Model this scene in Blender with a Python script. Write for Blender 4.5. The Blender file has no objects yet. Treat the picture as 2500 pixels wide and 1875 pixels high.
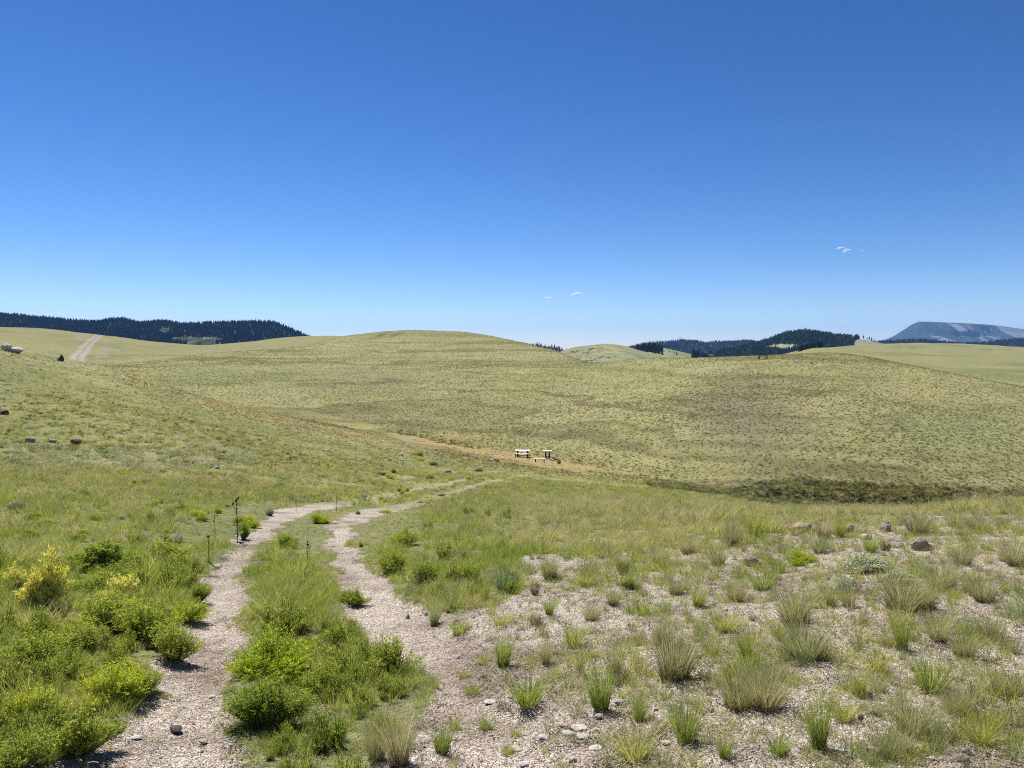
import bpy, math, random
import numpy as np
from mathutils import Vector, Matrix, Euler
R = math.radians
random.seed(7); rng = np.random.default_rng(7)
scene = bpy.context.scene
COL = scene.collection

# ------------------------------------------------------------------ camera, sky, sun, exposure
F_PX = 1850.0; PITCH = math.atan((937.5 - 850.0) / F_PX); EYE = 1.6
cam_data = bpy.data.cameras.new("camera"); cam = bpy.data.objects.new("camera", cam_data); COL.objects.link(cam)
cam_data.sensor_fit = 'HORIZONTAL'; cam_data.sensor_width = 36.0; cam_data.lens = 36.0 * F_PX / 2500.0
cam_data.clip_start = 0.05; cam_data.clip_end = 200000.0
cam.location = (0, 0, EYE); cam.rotation_euler = (R(90) - PITCH, 0, 0)
scene.camera = cam

SUN_EL, SUN_AZ = 57.0, -35.0            # azimuth from straight ahead (+Y), negative = left
world = bpy.data.worlds.new("World"); scene.world = world; world.use_nodes = True
wn, wl = world.node_tree.nodes, world.node_tree.links
for n in list(wn): wn.remove(n)
wout = wn.new('ShaderNodeOutputWorld'); wbg = wn.new('ShaderNodeBackground')
sky = wn.new('ShaderNodeTexSky'); sky.sky_type = 'NISHITA'; sky.sun_disc = False
sky.sun_elevation = R(SUN_EL); sky.sun_rotation = R(SUN_AZ)
sky.altitude = 2800; sky.air_density = 1.0; sky.dust_density = 0.1; sky.ozone_density = 2.2
hsv = wn.new('ShaderNodeHueSaturation'); hsv.inputs['Saturation'].default_value = 1.24; hsv.inputs['Value'].default_value = 0.95
wm = wn.new('ShaderNodeMix'); wm.data_type = 'RGBA'; wm.blend_type = 'MULTIPLY'; wm.inputs[0].default_value = 1; wm.inputs[7].default_value = (1.0, .955, 1.03, 1)
wl.new(sky.outputs[0], hsv.inputs['Color']); wl.new(hsv.outputs[0], wm.inputs[6]); wg = wn.new('ShaderNodeGamma'); wg.inputs['Gamma'].default_value = 1.27; wm2 = wn.new('ShaderNodeMix'); wm2.data_type = 'RGBA'; wm2.blend_type = 'MULTIPLY'; wm2.inputs[0].default_value = 1; wm2.inputs[7].default_value = (.93, .875, .81, 1)
wl.new(wm.outputs[2], wg.inputs[0]); wl.new(wg.outputs[0], wm2.inputs[6]); wl.new(wm2.outputs[2], wbg.inputs['Color'])
wbg.inputs['Strength'].default_value = 0.055
wl.new(wbg.outputs[0], wout.inputs['Surface'])
sd = bpy.data.lights.new("sun", 'SUN'); sun = bpy.data.objects.new("sun", sd); COL.objects.link(sun)
sd.energy = 5.0; sd.angle = R(0.53); sd.color = (1.0, 0.955, 0.88)
sdir = Vector((math.sin(R(SUN_AZ)) * math.cos(R(SUN_EL)), math.cos(R(SUN_AZ)) * math.cos(R(SUN_EL)), math.sin(R(SUN_EL))))
sun.rotation_euler = sdir.to_track_quat('Z', 'Y').to_euler(); sun.location = (0, 0, 60)
scene.view_settings.view_transform = 'Standard'; scene.view_settings.look = 'None'
scene.view_settings.gamma = 1.0; scene.view_settings.exposure = 0.74
scene.cycles.volume_bounces = 10
scene.cycles.use_denoising = False; scene.cycles.filter_width = 1.1; scene.cycles.max_bounces = 12; scene.cycles.transparent_max_bounces = 4; scene.cycles.diffuse_bounces = 3; scene.cycles.transmission_bounces = 4; scene.cycles.sample_clamp_indirect = 3.0

# ------------------------------------------------------------------ tagging
def tag(o, label=None, cat=None, group=None, kind=None):
    if label: o['label'] = label
    if cat: o['category'] = cat
    if group: o['group'] = group
    if kind: o['kind'] = kind
    return o
def empty(name, loc, rz=0.0, s=1.0):
    o = bpy.data.objects.new(name, None); COL.objects.link(o); o.empty_display_size = 0.2
    o.location = loc; o.rotation_euler = (0, 0, rz); o.scale = (s, s, s); return o
def link(name, me, parent=None, loc=None):
    o = bpy.data.objects.new(name, me); COL.objects.link(o)
    if parent is not None: o.parent = parent
    if loc is not None: o.location = loc
    return o
def copy_tree(o, parent=None):
    c = o.copy(); COL.objects.link(c); c.parent = parent
    for ch in o.children: copy_tree(ch, c)
    return c

# ------------------------------------------------------------------ numpy helpers
def hash2(ix, iy, seed):
    h = (ix.astype(np.int64) * 374761393 + iy.astype(np.int64) * 668265263 + seed * 974634777) & 0xffffffff
    h = ((h ^ (h >> 13)) * 1274126177) & 0xffffffff
    h = h ^ (h >> 16)
    return (h & 0xffffff) / float(0xffffff)
def vnoise(x, y, seed=0):
    x = np.asarray(x, float); y = np.asarray(y, float)
    ix = np.floor(x); iy = np.floor(y); fx = x - ix; fy = y - iy
    fx = fx * fx * fx * (fx * (fx * 6 - 15) + 10); fy = fy * fy * fy * (fy * (fy * 6 - 15) + 10)
    a = hash2(ix, iy, seed); b = hash2(ix + 1, iy, seed); c = hash2(ix, iy + 1, seed); d = hash2(ix + 1, iy + 1, seed)
    return (a * (1 - fx) + b * fx) * (1 - fy) + (c * (1 - fx) + d * fx) * fy
def fbm(x, y, scale, octv=4, seed=0):
    t = 0; amp = 1.0; tot = 0
    for o in range(octv):
        t = t + amp * (vnoise(x / scale + 17.3 * o, y / scale - 9.1 * o, seed + o) - 0.5); tot += amp; amp *= 0.5; scale *= 0.5
    return t / tot * 2
def sstep(a, b, x):
    t = np.clip((x - a) / (b - a), 0, 1); return t * t * (3 - 2 * t)
def pchip(x, y, xi):
    x = np.asarray(x, float); y = np.asarray(y, float); h = np.diff(x); dl = np.diff(y) / h
    m = np.zeros_like(y)
    w1 = 2 * h[1:] + h[:-1]; w2 = h[1:] + 2 * h[:-1]
    ok = dl[1:] * dl[:-1] > 0
    den = np.where(ok, w1 / np.where(ok, dl[:-1], 1) + w2 / np.where(ok, dl[1:], 1), 1)
    m[1:-1] = np.where(ok, (w1 + w2) / den, 0); m[0] = dl[0]; m[-1] = dl[-1]
    xi = np.clip(xi, x[0], x[-1]); k = np.clip(np.searchsorted(x, xi) - 1, 0, len(x) - 2)
    t = (xi - x[k]) / h[k]
    return ((2 * t**3 - 3 * t**2 + 1) * y[k] + (t**3 - 2 * t**2 + t) * h[k] * m[k] + (-2 * t**3 + 3 * t**2) * y[k + 1] + (t**3 - t**2) * h[k] * m[k + 1])
def seg_dist(x, y, pts, widths=None):
    """distance to polyline minus local half width"""
    best = np.full(np.shape(x), 1e9)
    for i in range(len(pts) - 1):
        ax, ay = pts[i][:2]; bx, by = pts[i + 1][:2]
        dx, dy = bx - ax, by - ay; L = dx * dx + dy * dy + 1e-12
        t = np.clip(((x - ax) * dx + (y - ay) * dy) / L, 0, 1)
        d = np.hypot(x - ax - t * dx, y - ay - t * dy)
        if widths is not None: d = d - (widths[i] * (1 - t) + widths[i + 1] * t)
        best = np.minimum(best, d)
    return best
def inpoly(x, y, poly):
    ins = np.zeros(np.shape(x), bool); n = len(poly); j = n - 1
    for i in range(n):
        xi, yi = poly[i]; xj, yj = poly[j]
        c = ((yi > y) != (yj > y)) & (x < (xj - xi) * (y - yi) / (yj - yi + 1e-12) + xi)
        ins ^= c; j = i
    return ins
SP, CP = math.sin(PITCH), math.cos(PITCH)
def s_of_y(y):                       # tangent of elevation for an image row
    dy = -(np.asarray(y, float) - 937.5) / F_PX
    return (-SP + dy * CP) / (CP + dy * SP)
def project(x, y, z):
    zz = z - EYE; depth = y * CP - zz * SP; depth = np.where(depth > 0.05, depth, 0.05)
    up = y * SP + zz * CP
    return 1250 + F_PX * x / depth, 937.5 - F_PX * up / depth

# ------------------------------------------------------------------ terrain: profile table (depth, image row | drop below the eye)
XC = [-800, -300, 0, 250, 500, 750, 870, 1000, 1120, 1250, 1500, 1750, 2000, 2250, 2500, 2800, 3300]
def row(*v): return v
K = [
 # near ground
 [(4, 1.9), (4, 1.93), (4, 1.96), (4, 2.0), (4, 2.05), (4, 2.08), (4, 2.06), (4, 2.0), (4, 1.95), (4, 1.9), (4, 1.85), (4, 1.82), (4, 1.8), (4, 1.78), (4, 1.75)],
 [(11, 2.3), (11, 2.45), (11, 2.6), (11, 2.75), (11, 2.9), (11, 2.98), (11, 2.93), (12, 2.95), (12.5, 1288), (12.5, 1276), (12.3, 1264), (12, 1252), (11.5, 1245), (11, 1240), (10, 1235)],
 [(28, 3.0), (29, 3.5), (30, 1112), (31, 1125), (32, 1137), (35, 1162), (38, 1190), (42, 1190), (38, 1208), (32, 1240), (28, 6.6), (26, 6.4), (26, 6.2), (26, 6.1), (26, 6.0)],
 # spur crest on the left, valley side on the right
 [(55, 790), (60, 815), (65, 853), (70, 897), (78, 970), (84, 1030), (84, 1090), (78, 1125), (72, 1158), (60, 1198), (55, 1242), (52, 11.6), (50, 11.4), (50, 11.2), (50, 11)],
 # valley bottom
 [(140, 5), (140, 6), (140, 7), (135, 8), (130, 9.2), (118, 1011), (104, 1062), (93, 1100), (82, 1138), (70, 1188), (62, 1225), (60, 1238), (60, 1240), (60, 1240), (60, 1240)],
 # lower hill face
 [(200, 4), (200, 4.5), (200, 5), (190, 6.5), (165, 938), (155, 948), (145, 975), (122, 1002), (105, 1022), (85, 1055), (78, 1065), (76, 1075), (76, 1090), (76, 1100), (76, 1110)],
 [(260, 0), (260, 1.5), (260, 3), (230, 6.2), (215, 896), (235, 883), (245, 878), (215, 892), (150, 938), (118, 948), (112, 942), (110, 965), (102, 1000), (98, 1030), (95, 1060)],
 # first crest
 [(300, -3), (300, -1), (300, 0.3), (270, 894), (280, 867), (330, 847), (380, 809), (340, 834), (205, 884), (170, 873), (165, 864), (145, 894), (130, 938), (125, 970), (120, 1010)],
 [(400, -7), (400, -5), (400, 834), (355, 874), (360, 4.6), (420, 0.3), (450, 814), (450, 8), (300, 15), (260, 13), (250, 11), (240, 12), (230, 14), (230, 15), (230, 17)],
 # far left hill / lower rolling meadows on the right
 [(560, 775), (580, 788), (600, 799), (620, 817), (640, 837), (620, 822), (560, 821), (600, 22), (500, 30), (500, 26), (500, 866), (450, 879), (400, 895), (380, 905), (380, 915)],
 [(1300, 10), (1300, 10), (1300, 12), (1300, 15), (1300, 25), (1300, 25), (1300, 30), (1300, 45), (1300, 50), (1300, 45), (900, 854), (900, 857), (850, 870), (850, 880), (850, 890)],
 [(1600, 30), (1600, 30), (1600, 30), (1600, 30), (1600, 35), (1600, 40), (1600, 50), (1600, 55), (1600, 60), (1600, 45), (1500, 851), (1500, 838), (1600, 848), (1600, 858), (1600, 865)],
 [(3000, 90)] * 15,
 [(40000, 90)] * 15]
K = [list(k) for k in K]
for _r, _a, _b in zip(K, [(4, 2.075), (11, 2.96), (36, 1176), (84, 1060), (111, 1036), (150, 960), (240, 877), (360, 819), (440, 823), (590, 816), (1300, 27), (1600, 45), (3000, 90), (40000, 90)],
                  [(4, 2.03), (11.5, 2.94), (40, 1190), (81, 1107), (98, 1080), (133, 988), (232, 882), (385, 812), (455, 824), (580, 850), (1300, 38), (1600, 52), (3000, 90), (40000, 90)]):
    _r.insert(6, _a); _r.insert(8, _b)
XCa = np.array(XC, float)
LY = np.array([[math.log(c[0]) for c in k] for k in K])
SS = np.array([[float(s_of_y(c[1])) if c[1] > 100 else -c[1] / c[0] for c in k] for k in K])

ang = np.concatenate([np.arange(-180, -46, 4.0), np.arange(-45, 45.0001, 0.09), np.arange(49, 181, 4.0)])
ang[-1] = 180.0
ang = np.radians(ang)
rad = [0.01, 0.5, 1.0, 1.5, 2.0, 2.5]
r_ = 3.0
while r_ < 800: rad.append(r_); r_ *= 1.0078
while r_ < 40000: rad.append(r_); r_ *= 1.025
rad = np.array(rad); NA, NR = len(ang), len(rad)
Z = np.zeros((NA, NR))
cla = np.clip(ang, -R(47), R(47)); ucol = np.tan(cla); pxc = 1250 + F_PX * ucol
Lk = np.array([pchip(XCa, LY[i], pxc) for i in range(len(K))]); Sk = np.array([pchip(XCa, SS[i], pxc) for i in range(len(K))])
for i in range(NA):
    Yk = np.exp(Lk[:, i]); rk = Yk * math.sqrt(1 + ucol[i]**2); zk = EYE + Sk[:, i] * Yk
    Z[i] = pchip(np.concatenate([[0.0], rk]), np.concatenate([[0.0], zk]), rad)
mean = 0.5 * (Z[np.argmin(abs(ang + R(45)))] + Z[np.argmin(abs(ang - R(45)))])
wb = sstep(R(47), R(110), np.abs(ang))[:, None]
Z = Z * (1 - wb) + (mean[None, :] * 0.4) * wb
AG, RG = np.meshgrid(ang, rad, indexing='ij')
GX, GY = RG * np.sin(AG), RG * np.cos(AG)
# rolling relief
far = sstep(250, 600, RG); mid = sstep(25, 80, RG)
Z += far * (fbm(GX, GY, 160, 3, 5) * 4.2 + (1 - abs(fbm(GX, GY, 300, 3, 15))) * 3.0 - 2.2) * sstep(2500, 1500, RG)
Z += mid * (fbm(GX, GY, 30, 3, 9) * 0.6 + fbm(GX, GY, 60, 2, 19) * 1.1 * sstep(70, 130, RG))
Z += fbm(GX, GY, 4.0, 3, 21) * 0.05 * sstep(2, 8, RG) * sstep(120, 40, RG)
def grid_lookup(A, x, y):
    a = np.arctan2(x, y); r = np.hypot(x, y)
    i = np.clip(np.searchsorted(ang, a) - 1, 0, NA - 2); j = np.clip(np.searchsorted(rad, r) - 1, 0, NR - 2)
    ta = np.clip((a - ang[i]) / (ang[i + 1] - ang[i]), 0, 1); tr = np.clip((r - rad[j]) / (rad[j + 1] - rad[j]), 0, 1)
    return (A[i, j] * (1 - tr) + A[i, j + 1] * tr) * (1 - ta) + (A[i + 1, j] * (1 - tr) + A[i + 1, j + 1] * tr) * ta
def gz(x, y): return grid_lookup(Z, np.asarray(x, float), np.asarray(y, float))
MR = np.array([r for r in np.exp(np.linspace(math.log(2.0), math.log(2500), 3000))])
def hit(px, py, rmin=2.0):
    """ground point seen at an image position"""
    dy = -(py - 937.5) / F_PX; ry = CP + dy * SP; u = (px - 1250) / F_PX / ry; s = (-SP + dy * CP) / ry
    Y = MR / math.sqrt(1 + u * u); X = Y * u; sg = (gz(X, Y) - EYE) / Y
    ok = np.nonzero((sg >= s) & (MR > rmin))[0]
    k = ok[0] if len(ok) else len(MR) - 1
    if k > 0 and MR[k-1] > rmin:
        t = (s - sg[k - 1]) / (sg[k] - sg[k - 1] + 1e-12); t = min(max(t, 0), 1)
        Yh = Y[k - 1] + t * (Y[k] - Y[k - 1])
    else: Yh = Y[k]
    return (u * Yh, Yh, float(gz(u * Yh, Yh)))
def path(pts): return [hit(*p) for p in pts]

rutL_px = [(250, 1960), (356, 1851), (425, 1770), (466, 1688), (503, 1607), (511, 1525), (530, 1460), (550, 1403), (612, 1322), (665, 1275), (722, 1247), (800, 1234), (890, 1224), (981, 1203), (1053, 1187), (1110, 1177), (1190, 1165)]
rutL_w = [.46, .40, .33, .27, .23, .20, .18, .17, .17, .22, .38, .60, .55, .5, .42, .35, .3]
rutR_px = [(1260, 1960), (1190, 1780), (1150, 1688), (1090, 1607), (975, 1525), (915, 1444), (872, 1400), (846, 1363), (832, 1320), (838, 1285), (880, 1258), (940, 1245), (1005, 1232), (1089, 1210), (1144, 1191), (1198, 1176), (1280, 1160)]
rutR_w = [.2, .20, .22, .24, .25, .21, .18, .16, .15, .22, .40, .45, .5, .5, .42, .35, .3]
rutL, rutR = path(rutL_px), path(rutR_px)
roadF = path([(175, 889), (190, 870), (208, 849), (224, 832), (240, 819)])
roadF = [tuple(np.array(roadF[0]) + (np.array(roadF[0]) - np.array(roadF[1])) * 1.2)] + roadF + [tuple(np.array(roadF[-1]) + (np.array(roadF[-1]) - np.array(roadF[-2])) * 0.5)]
gulA = path([(955, 1052), (1000, 1059), (1060, 1070), (1110, 1083), (1160, 1092)])
gulB = path([(1700, 1192), (1760, 1207), (1820, 1214), (1880, 1209), (1940, 1212), (2010, 1214), (2060, 1222), (2160, 1224), (2300, 1230)])
lanes = [path([(1960, 1184), (2100, 1190), (2250, 1196), (2520, 1206)]), path([(2000, 1196), (2200, 1206), (2500, 1222)])]
pit = path([(1360, 1151), (1400, 1149)])
wob = 1.3 * fbm(GX, GY, 0.5, 3, 31) + .35 * fbm(GX, GY, .16, 2, 32)
dL = seg_dist(GX, GY, rutL, rutL_w); dR = seg_dist(GX, GY, rutR, rutR_w)
dRut = np.minimum(dL, dR) + wob * 0.17
nearm = RG < 120
Z -= 0.05 * sstep(0.12, -0.12, dRut) * nearm * sstep(14, 8, RG)
dG = seg_dist(GX, GY, gulA); Z -= 0.45 * sstep(1.1, 0.2, dG + wob * .3)
dG2 = seg_dist(GX, GY, gulB); Z -= 0.85 * sstep(1.6, 0.3, dG2 + fbm(GX, GY, 3, 2, 8) * .8)
for ln in lanes: Z -= 0.22 * sstep(0.7, 0.15, seg_dist(GX, GY, ln) + wob * .2)
Z -= 0.5 * sstep(1.0, 0.2, seg_dist(GX, GY, pit))
# uneven gravel humps close by
Z += (fbm(GX, GY, 0.45, 3, 41) * 0.035) * sstep(25, 10, RG) * sstep(-0.05, 0.15, dRut)
# visibility: tangent of the horizon in front of each cell
TG = (Z - EYE) / np.maximum(RG, .5); HOR = np.maximum.accumulate(TG, axis=1)

# ---- vegetation / soil map
PX, PY = project(GX, GY, Z)
BARE_POLY = [(1330, 1345), (1500, 1325), (1750, 1300), (2000, 1285), (2500, 1270), (3300, 1262), (3300, 2300), (800, 2300), (930, 1850), (1040, 1720), (1075, 1620), (1060, 1560), (1090, 1500), (1230, 1430)]
def bare_at(x, y, z, r):
    px, py = project(x, y, z)
    b = inpoly(px + fbm(x, y, 1.2, 3, 51) * 80 * 6 / np.maximum(r, 3), py + fbm(x, y, 1.0, 3, 52) * 55, BARE_POLY) & (r < 20) & (y > 1)
    return b.astype(float)
bare = bare_at(GX, GY, Z, RG)
bare = np.maximum(bare, sstep(0.10, -0.06, dRut) * nearm * (1 - .58 * sstep(15, 24, RG)))
def mixc(c, col, m):
    m = np.clip(m, 0, 1)[..., None]; return c * (1 - m) + np.array(col) * m
tint = np.zeros(GX.shape + (3,)); tint[:] = (0.30, 0.285, 0.135)
n1 = fbm(GX, GY, 60, 4, 61); n2 = fbm(GX, GY, 14, 4, 62); n3 = fbm(GX, GY, 160, 4, 63); n4 = fbm(GX, GY, 5, 4, 64)
tint = mixc(tint, (0.22, 0.225, 0.10), sstep(0.0, 0.6, n1))
tint = mixc(tint, (0.35, 0.315, 0.165), sstep(0.05, 0.6, n2) * 0.7)
tint = mixc(tint, (0.22, 0.205, 0.12), sstep(0.1, 0.6, n4) * 0.3)
for a in ([(1700, 1022), (1800, 1008), (1900, 1012), (2000, 1026)], [(1720, 1062), (1820, 1052), (1930, 1058)], [(1560, 985), (1640, 975), (1720, 982)], [(2030, 1142), (2130, 1136), (2240, 1150)], [(1050, 900), (1200, 915), (1330, 912), (1420, 925)], [(620, 905), (760, 915), (880, 912)]):
    tint = mixc(tint, (0.13, 0.115, 0.07), sstep(.7, .2, seg_dist(GX, GY, path(a)) + n4 * .5) * (RG > 60) * .8)
tint = mixc(tint, (0.28, 0.285, 0.115), sstep(0.0, 0.5, n3) * sstep(150, 300, RG) * .8)
# near lush ground
tint = mixc(tint, (0.23, 0.225, 0.11), sstep(34, 14, RG) * 0.8)
def blob(cx, cy, rx, ry, sharp=1.0, w=0.0):
    d = np.hypot((PX - cx) / rx, (PY - cy) / ry) + n2 * 0.35 + w
    return sstep(1.15, 1.15 - sharp, d)
vis = RG > 22
# tan valley floor
tan = seg_dist(GX, GY, path([(640, 992), (760, 1015), (900, 1045), (1050, 1083), (1200, 1110), (1340, 1135), (1500, 1152)]), [2, 3, 4, 5, 8, 8, 3])
tan = np.where((PX < 1010) & (RG < 104), 99, tan)
tint = mixc(tint, (0.31, 0.27, 0.115), sstep(7, -3, tan + n2 * 7) * vis * (.75 - .3 * sstep(950, 700, PX)))
tint = mixc(tint, (0.37, 0.26, 0.135), sstep(2, -4, tan + n4 * 6 + sstep(1080, 950, PX) * 6) * vis * .65)
# browner stony part of the right hill, greener right flank, straw ridge
tint = mixc(tint, (0.185, 0.17, 0.115), blob(1830, 1010, 230, 130, 1.1) * .8 * (RG > 58) * (RG < 400))
tint = mixc(tint, (0.16, 0.145, 0.075), blob(2000, 1190, 420, 60, .8) * .75 * (RG > 40) * (RG < 400))
tint = mixc(tint, (0.24, 0.255, 0.125), blob(2330, 1060, 200, 90, 1.0) * .7 * (RG > 58) * (RG < 400))
tint = mixc(tint, (0.36, 0.32, 0.165), blob(2260, 960, 260, 45, 1.0) * .6 * (RG > 58) * (RG < 400))
tint = mixc(tint, (0.205, 0.20, 0.115), blob(900, 935, 330, 40, 1.2) * .6 * (RG > 90))  # shading of the central hill's mid-lower belt, painted into the tint
tint = mixc(tint, (0.20, 0.185, 0.12), blob(480, 1060, 190, 55, 1.2) * .5 * (RG > 25) * (RG < 90))
tint = mixc(tint, (0.27, 0.265, 0.155), blob(200, 1115, 320, 22, .9) * .7 * (RG > 18) * (RG < 60))
tint = mixc(tint, (0.36, 0.33, 0.18), sstep(62, 74, RG) * sstep(104, 92, RG) * (PX < 1000) * (PX > -200) * .6)
# pale crest line, far gravel road, summit tracks, scree
for _l in lanes + [path([(1500, 1160), (1700, 1176), (1900, 1180), (2100, 1186)]), path([(1620, 1172), (1800, 1194), (1950, 1198)])]:
    _d = seg_dist(GX, GY, _l) + n4 * .5
    tint = mixc(tint, (0.36, 0.32, 0.18), sstep(2.2, 1.0, _d) * .5 * (RG > 40)); tint = mixc(tint, (0.09, 0.08, 0.045), sstep(.8, .3, _d) * .85 * (RG > 40))
crl = path([(322, 891), (400, 878), (480, 869), (560, 861), (700, 851), (850, 838)])
tint = mixc(tint, (0.40, 0.37, 0.19), sstep(2.4, 0.8, seg_dist(GX, GY, crl)) * .75 * (RG > 150))
tint = mixc(tint, (0.30, 0.26, 0.16), sstep(6, 2, seg_dist(GX, GY, path([(968, 812), (935, 822), (870, 832)])) + n2 * 4) * .6 * (RG > 200))
for a in ([(955, 811), (915, 826), (890, 829)], [(985, 811), (955, 822)]):
    tint = mixc(tint, (0.16, 0.15, 0.07), sstep(2.4, 0.8, seg_dist(GX, GY, path(a))) * .7 * (RG > 200))
scree = np.maximum(inpoly(PX + n4 * 8, PY + n2 * 6, [(262, 822), (266, 845), (262, 868), (232, 874), (236, 862), (252, 846), (254, 828)]),
                   inpoly(PX + n4 * 9, PY + n2 * 6, [(184, 812), (212, 814), (205, 830), (190, 832), (182, 822)])) & (RG > 150) & (RG < 800)
tint = mixc(tint, (0.34, 0.30, 0.24), scree * sstep(-.6, .3, fbm(GX, GY, 6, 3, 77)) * .8)
road_d = seg_dist(GX, GY, roadF)
roadm = sstep(3.2, 2.0, road_d + n4 * .8) * (RG > 150)
tint = mixc(tint, (0.40, 0.36, 0.31), roadm)
tint = mixc(tint, (0.27, 0.25, 0.17), sstep(.9, .3, seg_dist(GX, GY, roadF)) * (RG > 150) * .7)
track_far = sstep(0.15, -0.1, dRut) * nearm
gravel = np.clip(bare, 0, 1)

terr = vnoise(Z * 1.5 + n2 * 2.2, GX * .012, 700) * .6 + vnoise(Z * 3.6 + n2 * 3, GX * .02, 701) * .4
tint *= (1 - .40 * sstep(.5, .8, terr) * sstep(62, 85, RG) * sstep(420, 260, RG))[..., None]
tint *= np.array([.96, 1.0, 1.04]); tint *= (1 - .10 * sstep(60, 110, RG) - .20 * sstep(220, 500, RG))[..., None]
def new_mesh(name, verts, faces, mats=(), smooth=True):
    me = bpy.data.meshes.new(name); nv = len(verts); nf = len(faces); k = faces.shape[1]
    me.vertices.add(nv); me.vertices.foreach_set('co', np.ascontiguousarray(verts, np.float32).ravel())
    me.loops.add(nf * k); me.loops.foreach_set('vertex_index', np.ascontiguousarray(faces, np.int32).ravel())
    me.polygons.add(nf); me.polygons.foreach_set('loop_start', np.arange(0, nf * k, k, dtype=np.int32))
    me.polygons.foreach_set('use_smooth', np.full(nf, smooth, bool))
    for m in mats: me.materials.append(m)
    me.update(calc_edges=True); return me

# ------------------------------------------------------------------ materials
class MT:
    def __init__(s, name):
        s.m = bpy.data.materials.new(name); s.m.use_nodes = True; s.n = s.m.node_tree.nodes; s.l = s.m.node_tree.links
        for n in list(s.n): s.n.remove(n)
        s.out = s.n.new('ShaderNodeOutputMaterial')
    def new(s, t, **kw):
        n = s.n.new(t)
        for k, v in kw.items():
            if k in n.bl_rna.properties.keys(): setattr(n, k, v)
            else: n.inputs[k.replace('_', ' ')].default_value = v
        return n
    def noise(s, vec, scale, detail=3, rough=.6):
        n = s.n.new('ShaderNodeTexNoise'); n.inputs['Scale'].default_value = scale; n.inputs['Detail'].default_value = detail
        n.inputs['Roughness'].default_value = rough; s.l.new(vec, n.inputs['Vector']); return n.outputs['Fac']
    def ramp(s, fac, stops):
        n = s.n.new('ShaderNodeValToRGB'); e = n.color_ramp.elements
        while len(e) < len(stops): e.new(0.5)
        for i, (p, c) in enumerate(stops): e[i].position = p; e[i].color = (*c, 1) if len(c) == 3 else c
        s.l.new(fac, n.inputs[0]); return n.outputs[0]
    def mix(s, fac, a, b, mode='MIX'):
        n = s.n.new('ShaderNodeMix'); n.data_type = 'RGBA'; n.blend_type = mode
        for v, i in ((fac, 0), (a, 6), (b, 7)):
            if isinstance(v, (int, float)): n.inputs[i].default_value = v
            elif isinstance(v, tuple): n.inputs[i].default_value = (*v, 1)
            else: s.l.new(v, n.inputs[i])
        return n.outputs[2]
    def math(s, op, a, b=0.0):
        n = s.n.new('ShaderNodeMath'); n.operation = op
        for v, i in ((a, 0), (b, 1)):
            if isinstance(v, (int, float)): n.inputs[i].default_value = v
            else: s.l.new(v, n.inputs[i])
        return n.outputs[0]
def leaf_mat(name, c1, c2, trans=0.45, c3=None, tc=1.25, patch=0.6):
    gain = (1.64, 1.56, 2.0) if max(c1) < .3 and trans > .3 else (1, 1, 1)
    c1, c2 = [tuple(a * b for a, b in zip(c, gain)) for c in (c1, c2)]; c3 = c3 and tuple(a * b for a, b in zip(c3, gain))
    t = MT(name); oi = t.new('ShaderNodeObjectInfo'); geo = t.new('ShaderNodeNewGeometry')
    stops = [(0.0, c1), (1.0, c2)] if c3 is None else [(0.0, c1), (0.55, c2), (1.0, c3)]
    big = t.noise(geo.outputs['Position'], patch, 3)
    f = t.math('ADD', t.math('MULTIPLY', oi.outputs['Random'], .6), t.math('MULTIPLY', t.math('SUBTRACT', big, .3), 1.0))
    c = t.ramp(f, stops)
    isl = t.math('ADD', t.math('MULTIPLY', geo.outputs['Random Per Island'], .7), .65)
    c = t.mix(1.0, c, t.mix(1.0, (1, 1, 1), isl, 'MULTIPLY'), 'MULTIPLY')
    d = t.new('ShaderNodeBsdfDiffuse'); tr = t.new('ShaderNodeBsdfTranslucent'); mx = t.new('ShaderNodeMixShader')
    t.l.new(c, d.inputs[0]); t.l.new(t.mix(1.0, c, (tc, tc, tc * .75), 'MULTIPLY'), tr.inputs[0])
    mx.inputs[0].default_value = trans; t.l.new(d.outputs[0], mx.inputs[1]); t.l.new(tr.outputs[0], mx.inputs[2])
    t.l.new(mx.outputs[0], t.out.inputs[0]); return t.m
def simple_mat(name, c1, c2, scale=4.0, rough=.9, bump=0.3, bscale=None, coord='Object'):
    t = MT(name); tc = t.new('ShaderNodeTexCoord'); p = t.new('ShaderNodeBsdfPrincipled'); v = tc.outputs[coord]
    n = t.noise(v, scale, 5, .65); c = t.ramp(n, [(0.3, c1), (0.7, c2)])
    t.l.new(c, p.inputs['Base Color']); p.inputs['Roughness'].default_value = rough; p.inputs['Specular IOR Level'].default_value = .2
    b = t.new('ShaderNodeBump'); b.inputs['Strength'].default_value = bump; b.inputs['Distance'].default_value = 0.03
    t.l.new(t.noise(v, bscale or scale * 4, 6, .7), b.inputs['Height']); t.l.new(b.outputs[0], p.inputs['Normal'])
    t.l.new(p.outputs[0], t.out.inputs[0]); return t.m

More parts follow.
